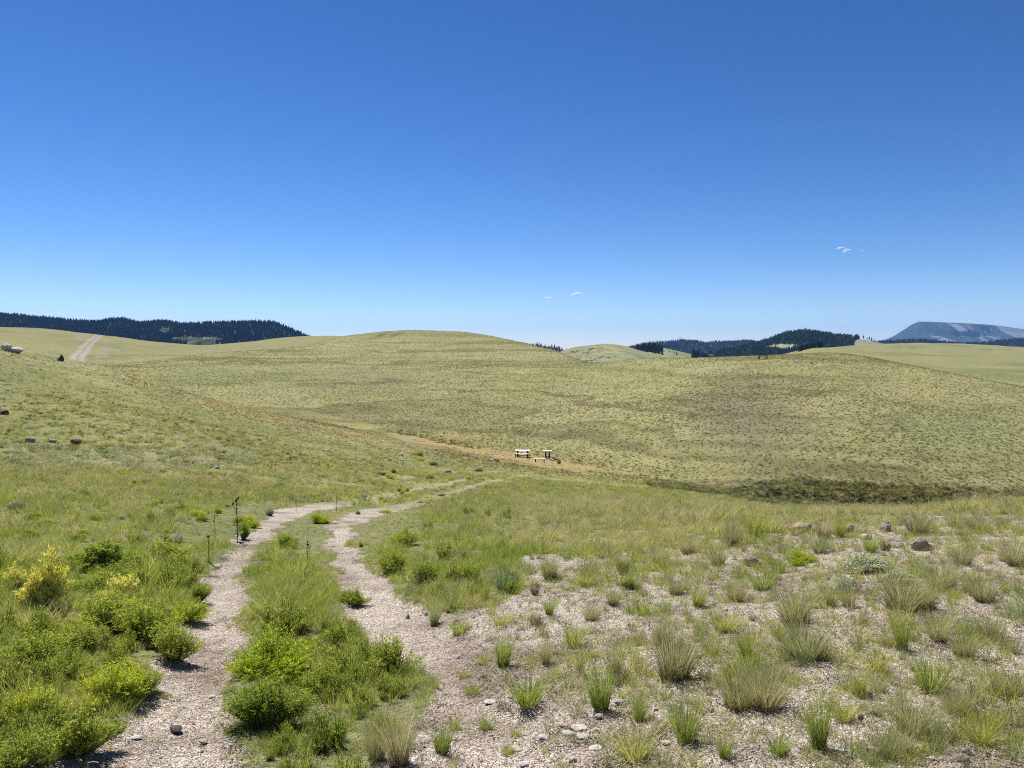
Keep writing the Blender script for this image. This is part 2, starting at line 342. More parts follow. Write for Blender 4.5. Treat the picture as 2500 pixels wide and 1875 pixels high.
def ground_material():
    t = MT('ground'); geo = t.new('ShaderNodeNewGeometry'); pos = geo.outputs['Position']
    at = t.new('ShaderNodeAttribute', attribute_name='tint'); ab = t.new('ShaderNodeAttribute', attribute_name='bare')
    fine = t.noise(pos, 9.0, 5, .7); med = t.noise(pos, 3.2, 4, .7); big = t.noise(pos, .22, 4, .6)
    veg = t.mix(1.0, at.outputs['Color'], t.ramp(fine, [(0.28, (.45, .42, .45)), (0.5, (1.0, 1.0, .95)), (0.72, (1.6, 1.5, 1.5))]), 'MULTIPLY')
    veg = t.mix(1.0, veg, t.ramp(med, [(0.3, (.78, .80, .80)), (0.55, (1.0, 1.0, 1.0)), (0.75, (1.16, 1.12, 1.1))]), 'MULTIPLY')
    veg = t.mix(1.0, veg, t.ramp(big, [(0.3, (.85, .88, .85)), (0.7, (1.15, 1.1, 1.05))]), 'MULTIPLY')
    vor = t.new('ShaderNodeTexVoronoi'); vor.inputs['Scale'].default_value = 130.0; t.l.new(pos, vor.inputs['Vector'])
    vor2 = t.new('ShaderNodeTexVoronoi'); vor2.inputs['Scale'].default_value = 55.0; t.l.new(pos, vor2.inputs['Vector'])
    sep = t.new('ShaderNodeSeparateColor'); t.l.new(vor.outputs['Color'], sep.inputs[0])
    g = t.ramp(sep.outputs[0], [(0.0, (.15, .12, .095)), (0.35, (.42, .355, .30)), (0.8, (.57, .50, .44)), (1.0, (.80, .76, .70))])
    g = t.mix(1.0, g, t.ramp(t.noise(pos, 1.1, 4, .6), [(0.32, (.55, .50, .45)), (0.5, (.95, .93, .9)), (0.7, (1.15, 1.13, 1.1))]), 'MULTIPLY')
    g = t.mix(1.0, g, t.ramp(t.noise(pos, 28, 3, .7), [(0.3, (.7, .7, .7)), (0.7, (1.2, 1.2, 1.2))]), 'MULTIPLY')
    edge = t.math('ADD', ab.outputs['Fac'], t.math('MULTIPLY', t.math('SUBTRACT', t.noise(pos, 14, 4, .7), .5), 1.3))
    fac = t.ramp(edge, [(0.38, (0, 0, 0)), (0.6, (1, 1, 1))])
    c = t.mix(fac, veg, g)
    p = t.new('ShaderNodeBsdfPrincipled'); t.l.new(c, p.inputs['Base Color']); p.inputs['Roughness'].default_value = 1.0
    p.inputs['Specular IOR Level'].default_value = .05
    h = t.math('ADD', t.math('MULTIPLY', t.math('SUBTRACT', 1.0, vor.outputs['Distance']), .35), t.math('MULTIPLY', t.math('SUBTRACT', 1.0, vor2.outputs['Distance']), .5))
    h = t.math('ADD', h, t.math('MULTIPLY', fine, .8))
    b = t.new('ShaderNodeBump'); b.inputs['Strength'].default_value = 1.0; b.inputs['Distance'].default_value = 0.03
    t.l.new(h, b.inputs['Height'])
    b2 = t.new('ShaderNodeBump'); b2.inputs['Strength'].default_value = 0.8; b2.inputs['Distance'].default_value = 0.12
    t.l.new(med, b2.inputs['Height']); t.l.new(b.outputs[0], b2.inputs['Normal'])
    mixn = b2.outputs[0]
    t.l.new(mixn, p.inputs['Normal']); t.l.new(p.outputs[0], t.out.inputs[0]); return t.m
MG = ground_material()

# ------------------------------------------------------------------ ground mesh, split into ground / dirt track / gravel road
V = np.stack([GX, GY, Z], -1).reshape(-1, 3)
I = np.arange(NA * NR).reshape(NA, NR)
Q = np.stack([I[:-1, :-1], I[:-1, 1:], I[1:, 1:], I[1:, :-1]], -1).reshape(-1, 4)
def cellmean(A): return 0.25 * (A[:-1, :-1] + A[:-1, 1:] + A[1:, 1:] + A[1:, :-1]).reshape(-1)
isTrack = cellmean(sstep(0.0, -0.01, dRut) * nearm) > .5
isRoad = (cellmean(roadm) > .5) & ~isTrack
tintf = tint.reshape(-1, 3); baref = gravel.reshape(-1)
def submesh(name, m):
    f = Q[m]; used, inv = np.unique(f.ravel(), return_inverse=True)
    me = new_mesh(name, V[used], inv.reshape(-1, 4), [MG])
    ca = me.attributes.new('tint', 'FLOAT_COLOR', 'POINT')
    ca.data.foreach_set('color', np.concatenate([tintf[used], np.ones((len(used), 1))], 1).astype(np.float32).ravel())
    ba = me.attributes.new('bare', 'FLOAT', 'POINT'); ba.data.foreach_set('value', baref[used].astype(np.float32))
    return link(name, me)
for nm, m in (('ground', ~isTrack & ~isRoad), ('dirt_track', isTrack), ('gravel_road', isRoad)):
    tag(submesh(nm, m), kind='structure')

# ------------------------------------------------------------------ blade / leaf geometry
class Geo:
    def __init__(s): s.v = []; s.f = []; s.n = 0; s.mi = []
    def strips(s, P, W, mi=0):
        """P: (n, k, 3) centre lines; W: (n, k, 3) half width vectors -> quads"""
        n, k = P.shape[:2]
        vv = np.stack([P - W, P + W], 2).reshape(-1, 3)
        b = s.n + (np.arange(n) * k * 2)[:, None] + (np.arange(k - 1) * 2)[None, :]
        ff = np.stack([b, b + 1, b + 3, b + 2], -1).reshape(-1, 4)
        s.v.append(vv); s.f.append(ff); s.mi.append(np.full(len(ff), mi)); s.n += len(vv)
    def mesh(s, name, mats):
        me = new_mesh(name, np.concatenate(s.v), np.concatenate(s.f), mats, smooth=False)
        if len(mats) > 1: me.polygons.foreach_set('material_index', np.concatenate(s.mi).astype(np.int32))
        return me
def blades(g, n, h, rbase, lean, width, droop=.35, k=4, hvar=.5, mi=0, wind=.0, seedr=None):
    q = seedr or rng
    a = q.uniform(0, 2 * np.pi, n); rr = rbase * np.sqrt(q.uniform(0, 1, n))
    base = np.stack([rr * np.cos(a), rr * np.sin(a), np.full(n, -0.01)], -1)
    da = a + q.normal(0, .7, n); ln = lean * (0.25 + rr / (rbase + 1e-6)) * q.uniform(.5, 1.3, n)
    hh = h * (1 - hvar * q.uniform(0, 1, n))
    d = np.stack([np.cos(da), np.sin(da)], -1)
    t = np.linspace(0, 1, k)
    P = np.zeros((n, k, 3))
    out = (ln[:, None] * t + droop * ln[:, None] * t**2.2 * 1.5) * hh[:, None]
    P[:, :, 0] = base[:, None, 0] + d[:, None, 0] * out + wind * t**2 * hh[:, None]
    P[:, :, 1] = base[:, None, 1] + d[:, None, 1] * out
    P[:, :, 2] = base[:, None, 2] + hh[:, None] * (t - droop * .35 * ln[:, None] * t**2.5)
    wa = q.uniform(0, 2 * np.pi, n); w = width * (1 - t**1.6 * .85) * .5
    W = np.zeros_like(P); W[:, :, 0] = np.cos(wa)[:, None] * w; W[:, :, 1] = np.sin(wa)[:, None] * w
    g.strips(P, W, mi)
def leaflets(g, C, size, mi=0, up=.5, elong=2.0):
    n = len(C); a = rng.uniform(0, 2 * np.pi, n); el = rng.uniform(.2, 1.45, n)
    D = np.stack([np.cos(a) * np.cos(el), np.sin(a) * np.cos(el), np.sin(el)], -1)
    wv = np.cross(D, rng.normal(0, 1, (n, 3))); wv /= np.linalg.norm(wv, axis=1)[:, None] + 1e-9
    sz = size * rng.uniform(.6, 1.3, n)
    P = np.stack([C, C + D * (sz * elong * .5)[:, None], C + D * (sz * elong)[:, None]], 1)
    w = np.array([.25, .5, .12])[None, :, None] * sz[:, None, None]
    g.strips(P, wv[:, None, :] * w, mi)

M_green = leaf_mat('grass_green', (.11, .155, .022), (.18, .22, .04), c3=(.27, .28, .07))
M_yellow = leaf_mat('grass_yellow', (.14, .185, .03), (.22, .245, .05), c3=(.32, .31, .09))
M_straw = leaf_mat('grass_straw', (.27, .23, .10), (.36, .31, .15), c3=(.44, .38, .20), trans=.35)
M_bluegreen = leaf_mat('grass_bluegreen', (.085, .13, .055), (.13, .18, .075), c3=(.20, .23, .10))
M_bunch = leaf_mat('bunchgrass', (.14, .155, .06), (.20, .21, .085), c3=(.28, .26, .12), trans=.4)
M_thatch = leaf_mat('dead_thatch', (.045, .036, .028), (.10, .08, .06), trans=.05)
M_litter = leaf_mat('dry_litter', (.30, .26, .17), (.46, .41, .30), trans=.15)
M_rabbit = leaf_mat('rabbitbrush_leaf', (.12, .175, .026), (.19, .235, .034), c3=(.28, .305, .05), trans=.45, patch=2.5)
M_rabbity = leaf_mat('rabbitbrush_tip', (.20, .27, .02), (.28, .33, .03), c3=(.36, .36, .03), trans=.45, patch=2.5)
M_flower = leaf_mat('yellow_flower', (.74, .64, .09), (.84, .74, .16), trans=.35)
M_peach = leaf_mat('peach_leaf', (.62, .42, .17), (.72, .55, .25), trans=.3)
M_yleaf = leaf_mat('yellow_leaf', (.60, .58, .12), (.84, .78, .30), trans=.3)
M_sage = leaf_mat('sage_leaf', (.36, .40, .25), (.50, .53, .37), trans=.2)
M_stem = leaf_mat('stem', (.13, .11, .07), (.21, .18, .12), trans=.05)
M_dark = leaf_mat('dark_scrub', (.09, .095, .045), (.15, .15, .07), trans=.2)
M_thistle = leaf_mat('thistle_stalk', (.12, .15, .08), (.17, .20, .11), trans=.05)
M_thhead = leaf_mat('thistle_head', (.05, .045, .05), (.10, .08, .10), trans=.05)

def grass_mesh(name, mats, n, h, rb, lean, w, thatch=0, **kw):
    g = Geo()
    share = kw.pop('share', 0.0)
    blades(g, int(n * (1 - share)), h, rb, lean, w, mi=0, **kw)
    if share: blades(g, int(n * share), h * 1.1, rb, lean, w * .8, mi=1, **kw)
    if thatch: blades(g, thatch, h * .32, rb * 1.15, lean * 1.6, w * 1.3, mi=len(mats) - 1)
    return g.mesh(name, mats)

def shrub_parts(n_stem, h, rb, leaf=.012, nl=18, tip=True, spread=.75, bare_low=.25):
    """dome of fine upright stems crowded with narrow leaves"""
    gs, gl = Geo(), Geo()
    ncl = 9; ca = rng.uniform(0, 2 * np.pi, ncl); cr = rb * .72 * np.sqrt(rng.uniform(0, 1, ncl)); ch = rng.uniform(.45, 1.0, ncl) * (1 - .35 * cr / rb); ch[0] = 1.0; cr[0] *= .4
    ci = rng.integers(0, ncl, n_stem); a = rng.uniform(0, 2 * np.pi, n_stem); q = np.sqrt(rng.uniform(0, 1, n_stem))
    el = q * spread
    hh = h * ch[ci] * np.cos(el * .8) * rng.uniform(.6, 1.15, n_stem)
    k = 4; t = np.linspace(0, 1, k)
    bx, by = cr[ci] * np.cos(ca[ci]), cr[ci] * np.sin(ca[ci])
    dx, dy = rb * .42 * q * np.cos(a), rb * .42 * q * np.sin(a)
    P = np.zeros((n_stem, k, 3))
    P[:, :, 0] = bx[:, None] * (.35 + .65 * t) + dx[:, None] * (.15 + .85 * t**.9) + rng.normal(0, .02, (n_stem, 1)); P[:, :, 1] = by[:, None] * (.35 + .65 * t) + dy[:, None] * (.15 + .85 * t**.9)
    P[:, :, 2] = hh[:, None] * t**1.1 - .01
    wa = rng.uniform(0, 2 * np.pi, n_stem); W = np.zeros_like(P); w = .004 * (1 - .7 * t)
    W[:, :, 0] = np.cos(wa)[:, None] * w; W[:, :, 1] = np.sin(wa)[:, None] * w
    gs.strips(P, W)
    tt = rng.uniform(bare_low, 1.0, (n_stem, nl))**.75
    idx = np.minimum((tt * (k - 1)).astype(int), k - 2); fr = tt * (k - 1) - idx
    A = P[np.arange(n_stem)[:, None], idx]; B = P[np.arange(n_stem)[:, None], idx + 1]
    C = (A + (B - A) * fr[..., None] + rng.normal(0, leaf * .8, A.shape)).reshape(-1, 3)
    leaflets(gl, C, leaf, 0, elong=3.4)
    tips = None
    if tip:
        gt = Geo(); sel = rng.random(n_stem) < tip
        T = np.repeat(P[sel, -1], 6, 0) + rng.normal(0, leaf * .9, (int(sel.sum()) * 6, 3)); leaflets(gt, T, leaf * .8, 0, elong=1.5); tips = gt
    return gs, gl, tips

# ------------------------------------------------------------------ geometry-node scatter
def proto_collection(name, meshes):
    c = bpy.data.collections.new(name)
    for i, me in enumerate(meshes):
        o = bpy.data.objects.new("%s_%02d" % (name, i), me); c.objects.link(o)
    return c
def scatter(name, pts, scl, pid, coll, tilt=.12, stretch=None, kind='stuff', label=None, cat=None, mats=()):
    n = len(pts)
    me = bpy.data.meshes.new(name); me.vertices.add(n); me.vertices.foreach_set('co', pts.astype(np.float32).ravel())
    rot = np.stack([rng.normal(0, tilt, n), rng.normal(0, tilt, n), rng.uniform(0, 2 * np.pi, n)], -1)
    sc = np.stack([scl, scl, scl if stretch is None else scl * stretch], -1)
    for nm, arr, typ in (('rot', rot, 'FLOAT_VECTOR'), ('scl', sc, 'FLOAT_VECTOR')):
        a = me.attributes.new(nm, typ, 'POINT'); a.data.foreach_set('vector', arr.astype(np.float32).ravel())
    a = me.attributes.new('pid', 'INT', 'POINT'); a.data.foreach_set('value', pid.astype(np.int32))
    me.update()
    o = link(name, me)
    ng = bpy.data.node_groups.new(name, 'GeometryNodeTree')
    ng.interface.new_socket('Geometry', in_out='INPUT', socket_type='NodeSocketGeometry')
    ng.interface.new_socket('Geometry', in_out='OUTPUT', socket_type='NodeSocketGeometry')
    N, L = ng.nodes, ng.links
    gi, go = N.new('NodeGroupInput'), N.new('NodeGroupOutput')
    ip = N.new('GeometryNodeInstanceOnPoints'); ci = N.new('GeometryNodeCollectionInfo')
    ci.inputs['Collection'].default_value = coll; ci.inputs['Separate Children'].default_value = True; ci.inputs['Reset Children'].default_value = True
    ip.inputs['Pick Instance'].default_value = True
    L.new(gi.outputs[0], ip.inputs['Points']); L.new(ci.outputs[0], ip.inputs['Instance'])
    for nm, typ, sock in (('rot', 'FLOAT_VECTOR', 'Rotation'), ('scl', 'FLOAT_VECTOR', 'Scale'), ('pid', 'INT', 'Instance Index')):
        na = N.new('GeometryNodeInputNamedAttribute'); na.data_type = typ; na.inputs['Name'].default_value = nm
        L.new(na.outputs['Attribute'], ip.inputs[sock])
    L.new(ip.outputs[0], go.inputs[0])
    md = o.modifiers.new('scatter', 'NODES'); md.node_group = ng
    tag(o, label, cat, kind=kind)
    return o
def sample_fan(r0, r1, n, half=41.0, power=1.0):
    """random points, density ~ r^-power per area"""
    a = np.radians(rng.uniform(-half, half, n)); u = rng.random(n)
    e = 2.0 - power
    r = (r0**e + u * (r1**e - r0**e))**(1 / e) if abs(e) > 1e-6 else r0 * (r1 / r0)**u
    x, y = r * np.sin(a), r * np.cos(a); return x, y, gz(x, y), r
def visible(x, y, z, r, h, margin=.006):
    return (z + h - EYE) / r > grid_lookup(HOR, x, y) - margin - .15 / r

# ------------------------------------------------------------------ grass (uncountable), near field
near_protos = [
    grass_mesh('p', [M_green], 44, .20, .055, .55, .0050, hvar=.6),
    grass_mesh('p', [M_green, M_yellow], 50, .26, .07, .5, .0048, share=.35, hvar=.6),
    grass_mesh('p', [M_yellow], 38, .18, .06, .7, .0048, hvar=.6),
    grass_mesh('p', [M_yellow, M_straw], 44, .24, .07, .6, .0046, share=.35, hvar=.6),
    grass_mesh('p', [M_straw], 34, .26, .05, .6, .0055, hvar=.6, droop=.6),
    grass_mesh('p', [M_bluegreen], 50, .22, .05, .5, .0048, hvar=.5),
    grass_mesh('p', [M_green], 30, .09, .07, .9, .006, hvar=.5),                # 6 low weeds
    grass_mesh('p', [M_yellow, M_thatch], 26, .07, .06, .9, .0055, thatch=20),   # 7 low yellow with dead base
    grass_mesh('p', [M_bunch, M_thatch], 66, .24, .045, .45, .0036, thatch=24, hvar=.45, droop=.5), # 8
]
gsh = Geo(); blades(gsh, 60, .2, .1, .6, .003)
for spec in ((120, .22, .15, 15, M_rabbit), (60, .20, .15, 12, M_sage)):
    a, b, c = shrub_parts(spec[0], spec[1], spec[2], leaf=.0052, nl=spec[3], tip=None)
    g = Geo(); g.v = a.v + [v for v in b.v]; g.f = a.f + [f + a.n for f in b.f]; g.mi = [np.zeros(len(f)) for f in a.f] + [np.ones(len(f)) for f in b.f]; g.n = a.n + b.n
    near_protos.append(g.mesh('p', [M_stem, spec[4]]))    # 9 rabbit, 10 sage
PC_near = proto_collection('near_grass', near_protos)

def rut_d(x, y): return np.minimum(seg_dist(x, y, rutL, rutL_w), seg_dist(x, y, rutR, rutR_w)) + fbm(x, y, .5, 3, 31) * .22
yb = hit(100, 1500); yb2 = hit(285, 1470)
def near_grass():
    x, y, z, r = sample_fan(2.6, 28, 90000, 42, 0.7)
    d = rut_d(x, y); b = bare_at(x, y, z, r); px, py = project(x, y, z)
    patch = fbm(x, y, 1.0, 3, 71); patch2 = fbm(x, y, 3.0, 3, 72)
    dens = np.where(b > .5, .34 + .12 * sstep(1400, 2400, px) + .3 * sstep(.0, .5, patch) - .22 * sstep(1500, 1150, px), .62 + .35 * sstep(-.4, .3, patch))
    dens *= np.where(b > .5, 1, sstep(-.14, .10, d))
    dens = np.where(d < -.04, .09 + .05 * (r > 9) + .14 * (r > 14), dens)
    clump = fbm(x, y, .55, 2, 73)
    dens = np.where((r > 10) & (b < .5), dens * (.3 + .7 * sstep(-.15, .3, clump)) * .85, dens)
    gate = fbm(x, y, .20, 2, 74) + .35 * fbm(x, y, .9, 2, 77)
    dens = dens * np.where(b > .5, .52 + .95 * sstep(.0, .25, gate), .36 + .75 * sstep(-.2, .12, gate))
    keep = (rng.random(len(x)) < dens) & visible(x, y, z, r, .3)
    x, y, z, r, b, px, py, d, patch, patch2 = [q[keep] for q in (x, y, z, r, b, px, py, d, patch, patch2)]
    n = len(x); u = rng.random(n); pid = np.zeros(n, int)
    lush = b < .5
    sp = fbm(x, y, .8, 2, 75); w = np.clip(u * .55 + (sp * .9 + .5) * .45 + patch2 * .25, 0, .97)
    pid = np.where(lush, np.select([w < .25, w < .52, w < .66, w < .79, w < .85, w < .92, w < .96, w < .985], [0, 1, 2, 3, 4, 5, 9, 6], 10),
                   np.select([u < .08, u < .22, u < .44, u < .60, u < .72, u < .80, u < .85], [6, 7, 2, 8, 3, 1, 5], 2))
    pid = np.where(lush & (rng.random(n) < .004), 10, pid)
    bushy = lush & (d > .12) & (((px < 560) & (py > 1380)) | ((px > 560) & (px < 1000) & (py > 1480))) & (rng.random(n) < .22) & (fbm(x, y, .6, 2, 78) > -.1) & (seg_dist(x, y, [yb[:2], yb2[:2]]) > .45); pid = np.where(bushy, 9, pid)
    strawy = lush & (px > 1250) & (py < 1340)
    pid = np.where(strawy, np.select([u < .25, u < .55, u < .75, u < .85], [3, 4, 2, 8], 1), pid)
    scl = rng.uniform(.45, 1.05, n) * np.where(lush, 1.0, .72)
    scl = np.where(d < .03, scl * .4, scl); scl = np.where((r < 5) & (scl > .8), .75, scl); scl = np.where(pid == 9, scl * 1.25, scl)
    # leave the shrubs' and tufts' own places; keep it low near the track edge
    scl *= .55 + .45 * sstep(0, .35, d); scl *= .72 + .75 * np.clip(fbm(x, y, .7, 2, 76) + .35, 0, 1)
    scl = np.where((r > 12) & (d < 1.1), scl * .35, scl); pid = np.where((r > 12) & (rng.random(n) < .25), 8, pid)
    scatter('grass', np.stack([x, y, z], -1), scl * np.where(b > .5, rng.uniform(.42, .88, n), .8), pid, PC_near, tilt=.14, stretch=np.where(b > .5, rng.uniform(1.0, 1.55, n), rng.uniform(.85, 1.25, n)), label='green and straw grass growing along the dirt track and over the near slope', cat='grass')
near_grass()

def litter():
    g = Geo(); n = 14; C = np.zeros((n, 3)); C[:, :2] = rng.normal(0, .05, (n, 2)); C[:, 2] = rng.uniform(.003, .012, n); a = rng.uniform(0, 6.28, n); L = rng.uniform(.02, .06, n)
    D = np.stack([np.cos(a), np.sin(a), rng.normal(0, .12, n)], -1) * L[:, None]; P = np.stack([C, C + D * .5 + [0, 0, .004], C + D], 1)
    W = np.stack([-np.sin(a), np.cos(a), np.full(n, .4)], -1)[:, None, :] * .0012 * np.ones((1, 3, 1)); g.strips(P, W)
    g2 = Geo(); blades(g2, 30, .035, .035, 1.2, .003, hvar=.6)
    pc = proto_collection('litter', [g.mesh('p', [M_litter]), g2.mesh('p', [M_thatch]), g2.mesh('p', [M_litter])])
    x, y, z, r = sample_fan(2.6, 16, 12000, 42, 1.0); b = bare_at(x, y, z, r); d = rut_d(x, y)
    keep = ((b > .5) | (np.abs(d) < .06)) & (d > -.02); x, y, z = x[keep], y[keep], z[keep]; n = len(x)
    scatter('dry_litter', np.stack([x, y, z + .004], -1), rng.uniform(.5, 1.3, n), rng.choice(3, n, p=[.45, .40, .15]), pc, tilt=.1, label='broken dead grass and dark tuft stubs littering the stony ground', cat='dry litter')
litter()
# mid distance grass
mid_protos = [grass_mesh('p', [m], n, h, rb, .75, w, k=3, hvar=.55) for m, n, h, rb, w in (
    (M_yellow, 40, .17, .10, .013), (M_bunch, 44, .20, .10, .013), (M_straw, 34, .20, .10, .012), (M_green, 40, .16, .11, .013),
    (M_bluegreen, 36, .15, .12, .014), (M_dark, 36, .18, .13, .016), (M_sage, 40, .15, .15, .014), (M_rabbit, 70, .24, .18, .014))]
PC_mid = proto_collection('mid_grass', mid_protos)
def on_poly(px, py, poly): return inpoly(px, py, poly)
def mid_grass():
    x, y, z, r = sample_fan(20, 95, 150000, 40, 0.9)
    px, py = project(x, y, z); d = rut_d(x, y)
    patch = fbm(x, y, 4.0, 4, 81); tanv = seg_dist(x, y, tanline, tanw)
    dens = (.62 + .5 * patch) * (.30 + .75 * sstep(-.3, .3, fbm(x, y, 1.1, 2, 84)))
    dens = np.where(tanv < 0, dens * .28, dens); dens = np.where(d < .0, dens * .06, dens)
    keep = (rng.random(len(x)) < dens * sstep(96, 64, r) * sstep(19.5, 26, r)) & visible(x, y, z, r, .25)
    x, y, z, r, px, py, patch = [q[keep] for q in (x, y, z, r, px, py, patch)]
    n = len(x); u = rng.random(n); patch2 = fbm(x, y, 9, 3, 83)
    u2 = np.clip(u + patch2 * .25, 0, 1)
    pid = np.select([u2 < .30, u2 < .52, u2 < .70, u2 < .84, u2 < .90, u2 < .955], [0, 1, 2, 3, 4, 5], 1)
    pid = np.where((px < 1000) & (py < 1140) & (rng.random(n) < .12), 5, pid)
    sage = (py > 1090) & (py < 1150) & (px < 620) & (u < .35); pid = np.where(sage, 6, pid)
    rb = (py > 1120) & (py < 1290) & (px > 760) & (px < 2100) & (u > .965); pid = np.where(rb, 7, pid)
    gul = seg_dist(x, y, gulB); ln = np.minimum(seg_dist(x, y, lanes[0]), seg_dist(x, y, lanes[1])); pid = np.where(((gul < 4.5) & (u < .75)) | ((ln < 1.3) & (u < .6)), 5, pid)
    scl = rng.uniform(.5, 1.15, n) * np.where(pid == 5, .9, 1); scl = np.where((gul < 4), scl * 1.6, scl)
    scl = np.where((r > 55) & (gul > 5), scl * .62, scl)
    scatter('hillside_grass', np.stack([x, y, z], -1), scl, pid, PC_mid, tilt=.15, label='clumpy yellow green grass and low brush over the slope and the valley', cat='grass')
tanline = path([(640, 992), (760, 1015), (900, 1045), (1050, 1083), (1200, 1110), (1340, 1135), (1500, 1152)]); tanw = [2, 3, 3.5, 4, 5.5, 5, 2]
mid_grass()
def gully_scrub():
    P = []
    for ln, w, m in ((gulB, 4.2, 1700), (lanes[0], 1.0, 700), (lanes[1], 1.0, 700), (gulA, 1.2, 500)):
        L = np.array(ln)[:, :2]; t = rng.uniform(0, len(L) - 1.001, m); i = t.astype(int); f = (t - i)[:, None]; P.append(L[i] * (1 - f) + L[i + 1] * f + rng.normal(0, w * .55, (m, 2)))
    P = np.concatenate(P); x, y = P[:, 0], P[:, 1]; z = gz(x, y); n = len(x); u = rng.random(n)
    scatter('gully_scrub', np.stack([x, y, z], -1), rng.uniform(.7, 1.9, n), np.select([u < .5, u < .72, u < .9], [5, 1, 2], 3), PC_mid, tilt=.2, label='dark rough scrub and bunchgrass lining the gully at the foot of the right hill', cat='scrub')
gully_scrub()
M_bunchf = leaf_mat('hill_bunchgrass', (.15, .165, .075), (.20, .205, .095), c3=(.25, .24, .12), trans=.3)
far_protos = [grass_mesh('p', [m], 24, h, .17, .8, .045, k=3, hvar=.5) for m, h in ((M_bunchf, .25), (M_bunchf, .21), (M_dark, .25), (M_straw, .25))]
PC_far = proto_collection('far_grass', far_protos)
def far_grass():
    x, y, z, r = sample_fan(60, 420, 400000, 38, 1.2)
    px, py = project(x, y, z); patch = fbm(x, y, 12, 4, 91); tanv = seg_dist(x, y, tanline, tanw)
    dens = (.75 + .5 * patch) * np.where(tanv < 0, .1, 1) * sstep(420, 260, r) * sstep(58, 88, r) * np.where(seg_dist(x, y, roadF) < 4, 0, 1)
    keep = (rng.random(len(x)) < dens) & visible(x, y, z, r, .3, .002) & (r > 60)
    x, y, z, r, px, py = [q[keep] for q in (x, y, z, r, px, py)]
    n = len(x); u = rng.random(n); dark = .07 + .16 * sstep(.0, .4, fbm(x, y, 30, 3, 95))
    dark = dark + .07 * ((px > 1250) & (px < 2250) & (py > 960)); dark = np.where((px < 1060) & (r < 105), .0, dark); pid = np.where((px < 1060) & (r < 105), np.where(u < .5, 3, 1), np.where(u < dark, 2, np.where(u < .62, 0, np.where(u < .88, 1, 3))))
    scl = rng.uniform(.22, .62, n) * (1 + .35 * sstep(150, 400, r)); stop = None
    scatter('distant_bunchgrass', np.stack([x, y, z], -1), scl, pid, PC_far, tilt=.15, label='dotted bunchgrass covering the rounded hills across the valley', cat='grass')
far_grass()

# ------------------------------------------------------------------ stones
def rock_mesh(name, seed, flat=.6, mats=(), sub=3, rough=.22):
    import bmesh
    bm = bmesh.new(); bmesh.ops.create_icosphere(bm, subdivisions=sub, radius=.5)
    q = np.random.default_rng(seed); cuts = []
    for i in range(9):
        nrm = q.normal(0, 1, 3); nrm /= np.linalg.norm(nrm); cuts.append((nrm, q.uniform(.27, .44)))
    for v in bm.verts:
        p = np.array(v.co)
        for nrm, dd in cuts:
            e = p @ nrm - dd
            if e > 0: p = p - nrm * e * .92
        k = p * 7
        p = p * (1 + rough * (float(vnoise(k[0] + 3, k[1] + k[2] * 1.7, seed)) - .5) * .6)
        p[2] = p[2] * flat
        v.co = p
    me = bpy.data.meshes.new(name); bm.to_mesh(me); bm.free()
    for m in mats: me.materials.append(m)
    return me
M_rock = simple_mat('rock_grey', (.20, .17, .15), (.36, .32, .29), 5, bump=.5)
M_rockp = simple_mat('rock_pale', (.36, .33, .29), (.58, .55, .50), 6, bump=.6)
M_rockd = simple_mat('rock_dark', (.06, .05, .045), (.13, .11, .10), 6, bump=.5)
M_rockk = simple_mat('rock_pink', (.30, .23, .20), (.48, .41, .37), 7, bump=.6)
M_slab = simple_mat('slab_white', (.36, .34, .31), (.52, .50, .46), 6, bump=.3)
rocks = {'g': [rock_mesh('rock', s, .62, [M_rock]) for s in (1, 2, 3)], 'p': [rock_mesh('rock', s, .5, [M_rockp]) for s in (4, 5)],
         'f': [rock_mesh('slab', s, .26, [M_slab]) for s in (6, 7, 8)], 'd': [rock_mesh('rock', s, .75, [M_rockd]) for s in (9, 10)],
         'k': [rock_mesh('rock', s, .6, [M_rockk], rough=.5) for s in (11, 12, 13)]}
_pm = rock_mesh('rock', 33, 1.0, [M_rockd], rough=.1)
for v_ in _pm.vertices:
    t_ = (v_.co.z + .4) / .8; v_.co.x *= max(.05, 1.25 - 1.15 * t_); v_.co.y *= max(.05, 1.25 - 1.15 * t_)
rocks['t'] = [_pm]
# gravel, uncountable
peb = [rock_mesh('pebble', s, .55, [m], 1) for s, m in ((21, M_rock), (22, M_rockp), (23, M_rockk), (24, M_rockk), (25, M_rock))]
PC_peb = proto_collection('pebbles', peb)
def pebbles():
    x, y, z, r = sample_fan(2.6, 20, 90000, 42, 1.15)
    d = rut_d(x, y); b = bare_at(x, y, z, r)
    keep = (((d < .04) & (rng.random(len(x)) < .8)) | ((b > .5) & (rng.random(len(x)) < .9)) | (rng.random(len(x)) < .05)) & visible(x, y, z, r, .05)
    x, y, z = x[keep], y[keep], z[keep]; n = len(x); dk = d[keep]
    s = .006 + .012 * rng.random(n)**3 + np.where(rng.random(n) < .02, rng.uniform(.012, .035, n), 0)
    s = np.where(dk < .04, s * .65, s)
    scatter('gravel', np.stack([x, y, z + s * .12], -1), s * .92, rng.integers(0, 5, n), PC_peb, tilt=.3, label='small pinkish grey stones lying loose on the bare ground and wheel ruts', cat='gravel')
pebbles()

